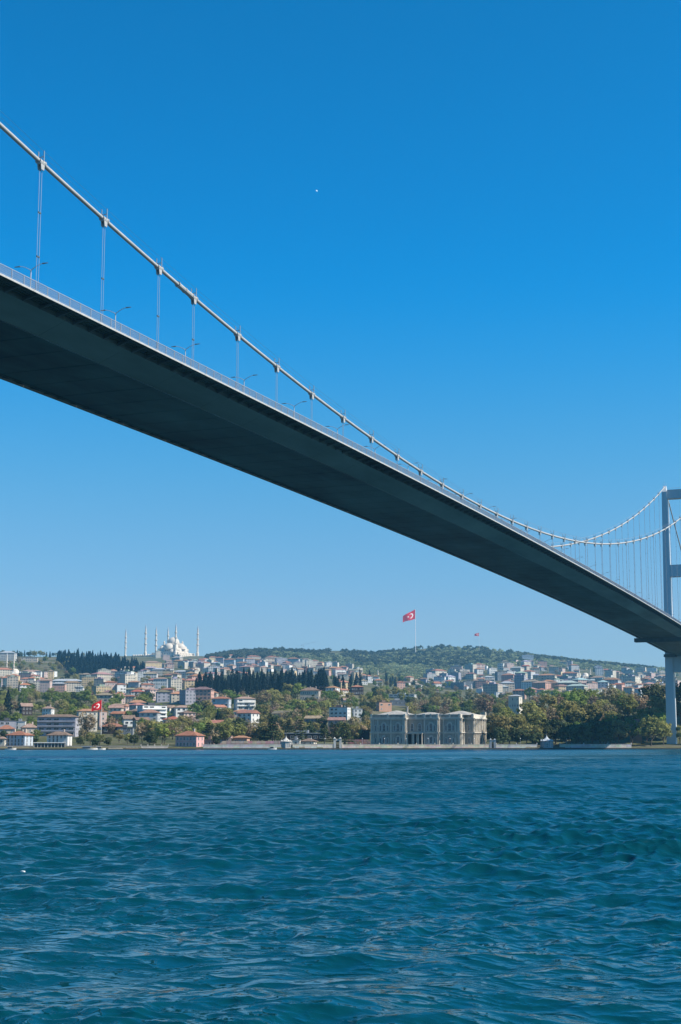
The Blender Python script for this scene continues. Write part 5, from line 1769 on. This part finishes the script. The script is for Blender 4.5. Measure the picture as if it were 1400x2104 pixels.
def make_broad(seed, mat, H=12.0, rx=5.0, rz=4.3, clumps=46, per=44, size=0.36, lo=0.30, trunk_r=0.30, sparse=False):
    rs = np.random.RandomState(seed)
    tm = MB()
    limb_set(tm, rs, (0, 0, -0.6), H * 0.62, trunk_r, 6 if not sparse else 9, H * (0.36 if not sparse else 0.42), lo)
    if sparse:
        for k in range(70):
            a = np.array([rs.normal(0, rx * 0.35), rs.normal(0, rx * 0.35), H * rs.uniform(0.45, 0.75)])
            d = np.array([rs.normal(0, 1), rs.normal(0, 1), rs.uniform(0.5, 1.6)])
            tm.tube([a, a + d * 0.9, a + d * 1.6 + np.array([0, 0, 0.5])], [0.07, 0.045, 0.02], 3)
    trunk = tm.mesh('trunk', M['bark'])
    cz = H - rz
    P, N = [], []
    c0 = []
    for k in range(clumps):
        while True:
            v = rs.uniform(-1, 1, 3)
            q = np.linalg.norm(v)
            if 0.35 < q < 1:
                break
        v = v / q * (0.55 + 0.45 * rs.rand())
        if v[2] < -0.75:
            v[2] *= 0.6
        lump = 1 + 0.22 * math.sin(3.1 * math.atan2(v[1], v[0]) + seed) + rs.normal(0, 0.07)
        c = np.array([v[0] * rx * lump, v[1] * rx * lump, cz + v[2] * rz * (1 + rs.normal(0, 0.06))])
        rr = rs.uniform(0.75, 1.5) * (rx / 5.0)
        m = int(per * rs.uniform(0.6, 1.4))
        u = rs.normal(0, 1, (m, 3))
        u /= np.linalg.norm(u, axis=1)[:, None]
        rad = rs.uniform(0.55, 1.05, (m, 1)) ** 0.6
        pt = c + u * rad * rr * np.array([1.1, 1.1, 0.85])
        P.append(pt)
        out = pt - np.array([0, 0, cz - rz * 0.3])
        out /= np.linalg.norm(out, axis=1)[:, None]
        N.append(u * 0.7 + out * 0.5 + np.array([0, 0, 0.25]))
    P, N = np.concatenate(P), np.concatenate(N)
    return trunk, quad_cloud('crown', leaf_quads(P, N, size, rs), mat), H

def make_cypress(seed, mat, H=20.0, r=1.9, n=1500, size=0.45, cone=0.5):
    rs = np.random.RandomState(seed)
    z = rs.uniform(0.04, 1, n)
    prof = np.where(z < 0.25, 0.65 + 1.4 * z, 1.0 - ((z - 0.25) / 0.75) ** (1.0 / cone) * 0.96)
    lump = 1 + 0.18 * np.sin(z * 37 + seed) + rs.normal(0, 0.06, n)
    t = rs.uniform(0, 2 * math.pi, n)
    rad = r * prof * lump * rs.uniform(0.75, 1.08, n)
    P = np.column_stack([rad * np.cos(t), rad * np.sin(t), z * H])
    N = np.column_stack([np.cos(t), np.sin(t), np.full(n, 0.35)])
    q = leaf_quads(P, N, size, rs)
    trunk = MB().bar((0, 0, -1), (0, 0, H * 0.85), 0.28, 0.08, n=6).mesh('trunk', M['bark'])
    return trunk, quad_cloud('crown', q, mat), H

def make_cedar(seed, mat, H=16.0, r=5.2):
    rs = np.random.RandomState(seed)
    tm = MB().tube([(0, 0, -0.6), (0.1, 0, H * 0.4), (0, 0.1, H * 0.97)], [0.42, 0.28, 0.06], 6)
    P, N = [], []
    for k in range(9):
        z = H * (0.2 + 0.78 * k / 8.5)
        rr = r * (1 - (k / 9.2) ** 1.3) * rs.uniform(0.85, 1.1) + 0.5
        nb = 6
        for b in range(nb):
            t = 2 * math.pi * (b + rs.rand()) / nb
            L = rr * rs.uniform(0.7, 1.1)
            tm.tube([(0, 0, z - 0.3), (math.cos(t) * L * 0.6, math.sin(t) * L * 0.6, z + 0.2), (math.cos(t) * L, math.sin(t) * L, z)], [0.12, 0.08, 0.03], 4)
            m = 34
            f = rs.uniform(0.25, 1.08, m)
            w = rs.normal(0, 0.2, m)
            P.append(np.column_stack([np.cos(t + w) * L * f, np.sin(t + w) * L * f, z + 0.25 - 0.35 * f + rs.normal(0, 0.14, m)]))
            N.append(np.tile([0, 0, 1.0], (m, 1)) + rs.normal(0, 0.3, (m, 3)))
    P, N = np.concatenate(P), np.concatenate(N)
    return tm.mesh('trunk', M['bark']), quad_cloud('crown', leaf_quads(P, N, 0.5, rs), mat), H

def make_palm():
    rs = np.random.RandomState(3)
    tm = MB().tube([(0, 0, -0.5), (0.1, 0, 2.2), (0.05, 0, 4.6)], [0.38, 0.30, 0.34], 8)
    m = MB()
    for k in range(26):
        t = 2 * math.pi * k / 26 + rs.uniform(-0.1, 0.1)
        up = rs.uniform(-0.2, 1.1)
        L = rs.uniform(2.0, 2.8)
        c, s = math.cos(t), math.sin(t)
        prev = None
        for i in range(7):
            f = i / 6
            x = L * f
            z = 4.6 + up * L * f - 1.5 * f * f * L * 0.6
            w = 0.34 * math.sin(math.pi * min(1, f * 0.9 + 0.1)) + 0.02
            a, b, mid = (c * x - s * w, s * x + c * w, z - 0.12), (c * x + s * w, s * x - c * w, z - 0.12), (c * x, s * x, z)
            if prev:
                m.add([prev[0], a, mid, prev[2]], [(0, 1, 2, 3)])
                m.add([prev[2], mid, b, prev[1]], [(0, 1, 2, 3)])
            prev = (a, b, mid)
    return tm.mesh('trunk', M['bark']), m.mesh('crown', M['leaf_dark']), 7.0

TREE = {
    'green': [make_broad(s, M['leaf_green'], 12, 5.0, 4.2) for s in (1, 2, 3)],
    'olive': [make_broad(s, M['leaf_olive'], 12, 4.7, 4.4, 46, 42) for s in (4, 5, 6)],
    'brown': [make_broad(s, M['leaf_brown'], 13, 4.4, 5.0, 52, 34, 0.28, 0.25, 0.26, True) for s in (7, 8, 9)],
    'dark': [make_broad(s, M['leaf_dark'], 11, 4.6, 4.9, 50, 46, 0.38, 0.1) for s in (10, 11)],
    'cypress': [make_cypress(s, M['leaf_cypress'], 21, rr, 1300) for s, rr in ((12, 2.2), (13, 2.7), (14, 3.1), (15, 2.4))],
    'pine': [make_cypress(s, M['leaf_cypress'], 17, rr, 800, 0.6, 1.0) for s, rr in ((16, 3.4), (17, 3.9), (18, 3.0))],
    'cedar': [make_cedar(s, M['leaf_dark']) for s in (19, 20)],
    'palm': [make_palm()],
}
TNAME = {'green': ('broadleaf_tree', 'spring-green leafy tree', 'tree'), 'olive': ('olive_tree', 'olive-green budding tree', 'tree'), 'brown': ('bare_tree', 'brownish nearly bare tree', 'tree'),
         'dark': ('evergreen_tree', 'dark green rounded evergreen', 'tree'), 'cypress': ('cypress_tree', 'dark narrow cypress', 'cypress'), 'pine': ('pine_tree', 'dark conical conifer', 'conifer'),
         'cedar': ('cedar_tree', 'dark layered cedar', 'cedar'), 'palm': ('palm_tree', 'dark bushy palm', 'palm')}

def tree(kind_, p, h, label=None, group=None, auto=None, wide=1.0):
    tr, cr, H = RNG.choice(TREE[kind_])
    nm, lb, cat = TNAME[kind_]
    r = empty(nm, p, RNG.uniform(0, 6.28))
    s = h / H
    if kind_ in ('cypress', 'pine'):
        wide *= RNG.uniform(0.75, 1.3)
        r.rotation_euler = (RNG.gauss(0, 0.035), RNG.gauss(0, 0.035), RNG.uniform(0, 6.28))
    r.scale = (s * wide, s * wide, s)
    link('trunk', tr, r)
    link('crown', cr, r)
    tag(r, label or lb, cat, group, None if label else auto)
    return r

# trees one can pick out: (column, foot row, top row, kind)
HAND = [(1088, 1500, 1442, 'olive'), (1108, 1497, 1452, 'olive'), (1065, 1534, 1488, 'dark'), (1048, 1530, 1478, 'dark'), (1100, 1535, 1500, 'dark'), (1127, 1482, 1426, 'olive'),
        (1166, 1471, 1420, 'green'), (1187, 1470, 1417, 'green'), (1208, 1465, 1417, 'green'), (1226, 1464, 1421, 'green'), (1148, 1472, 1428, 'brown'), (1238, 1474, 1437, 'olive'),
        (1254, 1464, 1409, 'brown'), (1266, 1463, 1413, 'olive'), (1232, 1497, 1460, 'brown'), (1284, 1478, 1430, 'green'), (1170, 1535, 1482, 'dark'), (1195, 1537, 1478, 'dark'), (1216, 1533, 1474, 'dark'),
        (1243, 1537, 1485, 'dark'), (1266, 1531, 1480, 'dark'), (1142, 1530, 1476, 'dark'), (1302, 1478, 1424, 'brown'), (1320, 1478, 1428, 'brown'), (1340, 1472, 1402, 'dark'), (1356, 1500, 1432, 'olive'),
        (1362, 1470, 1402, 'brown'), (1345, 1520, 1465, 'dark'), (1330, 1525, 1480, 'dark'), (1362, 1524, 1480, 'dark'), (1398, 1529, 1492, 'olive'), (1399, 1490, 1398, 'dark'), (1285, 1505, 1466, 'dark'), (1262, 1500, 1462, 'olive'),
        (1120, 1532, 1490, 'dark'), (1083, 1533, 1488, 'olive'), (1030, 1535, 1492, 'dark'), (1015, 1530, 1480, 'dark'), (1012, 1520, 1468, 'olive'), (1040, 1500, 1455, 'green'), (1246, 1512, 1470, 'brown'), (1215, 1500, 1462, 'dark'), (1180, 1505, 1465, 'dark'),
        (710, 1534, 1485, 'cedar'), (690, 1532, 1488, 'cedar'), (728, 1512, 1470, 'brown'), (560, 1531, 1474, 'cedar'), (618, 1530, 1479, 'cedar'), (667, 1532, 1490, 'cedar'), (545, 1530, 1492, 'dark'), (462, 1533, 1484, 'olive'), (444, 1534, 1512, 'dark'),
        (420, 1530, 1508, 'dark'), (489, 1528, 1492, 'olive'), (515, 1530, 1490, 'brown'), (566, 1478, 1440, 'brown'), (540, 1462, 1416, 'brown'), (560, 1455, 1415, 'olive'), (593, 1440, 1406, 'olive'), (612, 1440, 1405, 'green'), (585, 1448, 1420, 'green'),
        (540, 1480, 1455, 'green'), (412, 1468, 1436, 'dark'), (400, 1480, 1446, 'green'), (690, 1445, 1416, 'brown'), (306, 1444, 1420, 'dark'), (38, 1426, 1403, 'cypress'), (15, 1475, 1420, 'cypress'), (278, 1441, 1423, 'cypress'),
        (447, 1494, 1460, 'pine'), (434, 1490, 1466, 'cypress'), (453, 1492, 1467, 'cypress'), (180, 1518, 1462, 'brown'), (228, 1512, 1484, 'brown'), (245, 1528, 1500, 'olive'), (292, 1528, 1484, 'brown'), (318, 1528, 1480, 'olive'), (338, 1530, 1484, 'brown'),
        (275, 1532, 1505, 'dark'), (308, 1532, 1500, 'dark'), (262, 1530, 1508, 'olive'), (222, 1534, 1514, 'dark'), (205, 1533, 1508, 'olive'), (185, 1532, 1505, 'olive'), (165, 1533, 1512, 'dark'), (195, 1536, 1516, 'dark'),
        (355, 1520, 1478, 'olive'), (375, 1505, 1470, 'olive'), (400, 1510, 1478, 'brown'), (418, 1510, 1480, 'olive'), (70, 1530, 1505, 'dark'), (76, 1520, 1500, 'green'), (968, 1530, 1512, 'palm'), (975, 1474, 1448, 'green'), (986, 1480, 1430, 'brown'), (1003, 1480, 1428, 'brown'),
        (8, 1520, 1500, 'dark'), (80, 1462, 1440, 'dark'), (42, 1452, 1436, 'olive'), (150, 1462, 1436, 'green'), (120, 1465, 1436, 'brown'), (100, 1452, 1425, 'green'), (135, 1448, 1422, 'green'), (175, 1452, 1418, 'green'), (190, 1455, 1430, 'olive')]
def near_hand(px, py, k=7):
    return any(abs(px - a) < k and abs(py - b) < k for a, b, c, d in HAND)
for px, yb, yt, k in HAND:
    p, D = hit(px, yb)
    tree(k, p, (yb - yt) * D / FPX, None, 'trees one by one on the near shore', (px, (yb + yt) / 2))

def scatter_trees(n, x0, x1, y0f, y1f, kinds, hmin, hmax, mind, group, label=None, wide=1.0, guard=True):
    pts, tries = [], 0
    while len(pts) < n and tries < n * 50:
        tries += 1
        px = RNG.uniform(x0, x1)
        ya, yb = y0f(px), y1f(px)
        if yb <= ya:
            continue
        py = RNG.uniform(ya, yb)
        if any(abs(px - a) < mind and abs(py - b) < mind * 0.6 for a, b in pts):
            continue
        p, D = hit(px, py)
        h = RNG.uniform(hmin, hmax)
        hp = h * FPX / D
        if guard:
            bad = False
            for q in PROTECT:
                if D < q[4] + 8 and q[0] - hp * 0.3 < px < q[2] + hp * 0.3 and py - hp < q[3] and py > q[1]:
                    bad = True
                    break
            if bad and RNG.random() < 0.96:
                continue
            # leave the palace and the shore wall free
            if 757 < px < 1003 and py > 1490:
                continue
        pts.append((px, py))
        k = RNG.choice(kinds)
        tree(k, p, h, label, group, (px, py - hp / 2), wide)
L3 = ['green', 'olive', 'olive', 'brown']
scatter_trees(62, 0, 330, lambda x: 1428, lambda x: 1474, ['green', 'green', 'olive', 'brown', 'dark'], 9, 14, 8, 'trees on the left wooded slope')
scatter_trees(75, 0, 420, lambda x: 1474, lambda x: 1534, ['olive', 'dark', 'brown', 'green', 'olive', 'brown'], 7, 13, 8, 'trees near the left shore')
scatter_trees(64, 420, 760, lambda x: 1496, lambda x: 1532, ['dark', 'olive', 'olive', 'brown', 'cedar'], 8, 14, 10, 'trees between the pink mansion and the palace')
scatter_trees(105, 420, 770, lin((420, 1446), (560, 1442), (770, 1440)), lambda x: 1500, ['olive', 'brown', 'green', 'dark', 'olive'], 9, 15, 8, 'trees on the middle wooded slope')
scatter_trees(80, 760, 1055, lin((760, 1428), (860, 1430), (1055, 1440)), lin((760, 1482), (1055, 1482)), ['brown', 'olive', 'brown', 'olive', 'green', 'dark'], 10, 16, 8, 'trees on the slope behind the palace')
scatter_trees(40, 1020, 1380, lambda x: 1478, lambda x: 1534, ['dark', 'olive', 'olive', 'green', 'brown'], 12, 19, 12, 'trees on the dark bank beside the bridge tower')
scatter_trees(26, 1040, 1400, lambda x: 1440, lambda x: 1468, ['olive', 'brown', 'green'], 11, 17, 12, 'trees on the park terrace right of the palace')
scatter_trees(70, 0, 430, lambda x: 1396, lambda x: 1446, ['olive', 'green', 'dark', 'brown'], 8, 13, 8, 'trees among the left hillside houses')
scatter_trees(46, 860, 1380, lin((860, 1392), (1000, 1380), (1100, 1366), (1380, 1396)), lambda x: 1426, ['olive', 'green', 'dark', 'brown'], 8, 14, 10, 'trees among the right hillside houses', guard=False)
scatter_trees(24, 300, 700, lin((300, 1356), (440, 1372), (700, 1388)), lin((300, 1392), (700, 1400)), ['olive', 'green', 'dark'], 8, 12, 10, 'trees among the upper hillside houses', guard=False)
scatter_trees(46, 765, 905, lambda x: 1396, lin((765, 1436), (905, 1440)), ['olive', 'green', 'brown', 'dark'], 8, 13, 8, 'trees on the slope above the palace', guard=False)
scatter_trees(26, 0, 150, lambda x: 1358, lambda x: 1392, ['olive', 'green', 'brown'], 10, 15, 9, 'trees below the left skyline')
scatter_trees(30, 0, 190, lambda x: 1346, lambda x: 1352, ['dark', 'pine', 'olive'], 10, 16, 5, 'trees along the left skyline', guard=False)
# the dark plantation on the left ridge and the cypress grove in the middle: nothing tells their trees apart
scatter_trees(165, 118, 294, lin((118, 1352), (200, 1354), (255, 1366), (294, 1382)), lin((118, 1362), (145, 1388), (294, 1391)), ['pine'], 14, 24, 4.2, 'dark conifer plantation on the left ridge', 'dark conifer in the dense plantation on the left ridge', guard=False)
scatter_trees(120, 404, 668, lin((404, 1424), (440, 1410), (560, 1404), (668, 1402)), lin((404, 1434), (668, 1428)), ['cypress'], 14, 26, 6, 'cypress grove in the middle of the hillside', 'dark cypress in the dense grove in the middle of the hillside', guard=False)
scatter_trees(16, 670, 745, lambda x: 1404, lambda x: 1424, ['cypress', 'cypress', 'pine'], 13, 19, 7, 'cypresses right of the grove', guard=False)
for x, yb, h in ((741, 1404, 20), (760, 1400, 16), (755, 1404, 13), (795, 1408, 20), (803, 1412, 14), (812, 1414, 15), (822, 1412, 14), (807, 1406, 12), (722, 1408, 14)):
    p, D = hit(x, yb)
    tree('cypress', p, h * 1.25, None, 'cypresses right of the grove', (x, yb - 12))

# ------------------------------------------------------------------ the far wooded hill: reads as one mass
def clump_wood(name, label, n, x0, x1, y0f, y1f, mat, rmin, rmax, seed, tall=1.0):
    rs = np.random.RandomState(seed)
    base = []
    for s in range(7):
        k = 34
        u = rs.normal(0, 1, (k, 3))
        u[:, 2] = np.abs(u[:, 2]) * 0.9 - 0.15
        u /= np.linalg.norm(u, axis=1)[:, None]
        base.append((u, leaf_quads(u * rs.uniform(0.75, 1.1, (k, 1)), u, 0.36, rs)))
    C = []
    cnt = 0
    while cnt < n:
        px = rs.uniform(x0, x1)
        ya, yb = y0f(px), y1f(px)
        if yb <= ya:
            cnt += 1
            continue
        py = rs.uniform(ya, yb)
        p, D = hit(px, py)
        # carve clearings
        if vnoise(px / 23.0, py / 7.0, seed) > 0.80:
            cnt += 1
            continue
        r = rs.uniform(rmin, rmax)
        q = base[rs.randint(7)][1] * np.array([r, r, r * tall]) + p + np.array([0, 0, r * tall * 0.5])
        C.append(q)
        cnt += 1
    o = link(name, quad_cloud(name, np.concatenate(C), mat))
    kind(o, 'stuff')
    o['label'] = label
    o['category'] = 'wood'
sky_far = lin((420, 1354), (445, 1348), (470, 1341), (570, 1337), (640, 1340), (700, 1339), (770, 1345), (820, 1336), (880, 1331), (950, 1331), (1000, 1336), (1050, 1342), (1100, 1350), (1150, 1357), (1200, 1363), (1280, 1370), (1330, 1374), (1390, 1380))
clump_wood('far_pine_wood', 'dark wood covering the top of the far hill', 3000, 425, 1390, sky_far, lin((425, 1354), (520, 1352), (700, 1362), (850, 1372), (960, 1374), (1100, 1358), (1390, 1384)), M['leaf_fardark'], 4.5, 8.0, 31)
clump_wood('far_light_wood', 'lighter green wood and scrub on the far hill slope', 2600, 560, 1390, lin((560, 1344), (700, 1352), (780, 1350), (900, 1334), (1000, 1336), (1100, 1350), (1390, 1376)), lin((560, 1354), (680, 1372), (760, 1398), (860, 1402), (960, 1382), (1060, 1366), (1200, 1376), (1390, 1392)), M['leaf_far'], 4.0, 7.5, 33)

# ------------------------------------------------------------------ labels that single each thing out
MARKS = [(40, 1520, 'the leftmost waterfront mansion'), (119, 1492, 'the wide grey apartment block'), (207, 1480, 'the near flagpole'), (312, 1468, 'the white five-storey block'), (390, 1522, 'the pink waterfront mansion'),
         (588, 1525, 'the white tent-roofed pavilion'), (858, 1498, 'the palace'), (1124, 1522, 'the shaded pavilion'), (1382, 1450, 'the bridge tower'), (335, 1330, 'the hilltop mosque'), (210, 1368, 'the dark plantation'),
         (555, 1405, 'the cypress grove'), (854, 1325, 'the huge flag'), (28, 1380, 'the small left mosque'), (1204, 1388, 'the small right mosque'), (638, 1430, 'the three-chimney mansion'), (455, 1448, 'the blue-white apartment house'),
         (1195, 1440, 'the green park trees'), (828, 1430, 'the modern terraced villa'), (1126, 1396, 'the broad orange-roofed building'), (94, 1410, 'the pale pink gabled house'), (53, 1460, 'the dark timber house'),
         (1308, 1500, 'the reddish retaining wall'), (1060, 1450, 'the cream palace annex'), (1085, 1354, 'the pale blue-grey villa'), (969, 1412, 'the lone minaret'), (735, 1470, 'the narrow white block'), (503, 1448, 'the white apartment house')]
def phrase(px, py):
    best = min(MARKS, key=lambda m: math.hypot((px - m[0]) * 0.8, (py - m[1]) * 1.6))
    dx, dy = px - best[0], (py - best[1]) * 1.7
    a = ''
    if abs(dx) > 0.45 * abs(dy):
        a = 'left' if dx < 0 else 'right'
    v = ''
    if abs(dy) > 0.45 * abs(dx):
        v = 'above' if dy < 0 else 'below'
    if v and a:
        return '%s and %s of %s' % (v, a, best[2])
    if v:
        return '%s %s' % (v, best[2])
    return '%s of %s' % (a or 'right', best[2])
ORD = ['leftmost', 'second from left', 'third from left', 'fourth from left', 'fifth from left', 'sixth from left', 'seventh from left', 'eighth from left', 'ninth from left', 'tenth from left', 'eleventh from left', 'twelfth from left', 'thirteenth from left', 'fourteenth from left', 'fifteenth from left', 'sixteenth from left']
def settle_labels():
    by = {}
    for o, lb, (px, py) in TAGGED:
        by.setdefault('%s %s' % (lb, phrase(px, py)), []).append((px, py, o))
    for lb, items in by.items():
        items.sort(key=lambda t: t[0])
        for i, (px, py, o) in enumerate(items):
            if len(items) == 1:
                o['label'] = lb
            elif len(items) <= len(ORD):
                o['label'] = '%s, %s' % (lb, ORD[i])
            else:
                o['label'] = lb
            w = o['label'].split()
            if len(w) > 16:
                o['label'] = o['label'].replace(' from left', '').replace('the broad orange-roofed', 'the orange-roofed').replace('the narrow white', 'the white')
                w = o['label'].split()
            if len(w) > 16:
                o['label'] = ' '.join(w).replace(' with ', ', ').replace(' and left of', ', left of').replace(' and right of', ', right of')
settle_labels()

# ------------------------------------------------------------------ haze
def build_haze():
    m = bpy.data.materials.new('thin_haze')
    m.use_nodes = True
    n, l = m.node_tree.nodes, m.node_tree.links
    n.clear()
    out = n.new('ShaderNodeOutputMaterial')
    v = n.new('ShaderNodeVolumePrincipled')
    v.inputs['Color'].default_value = (0.21, 0.62, 0.96, 1)
    v.inputs['Density'].default_value = 0.000068
    v.inputs['Anisotropy'].default_value = 0.2
    l.new(v.outputs[0], out.inputs['Volume'])
    R = 7200
    h = MB().box(CAM[0] - R, CAM[0] + R, CAM[1] - R, CAM[1] + R, -7, 430).build('haze', m)
    kind(h, 'stuff')
build_haze()
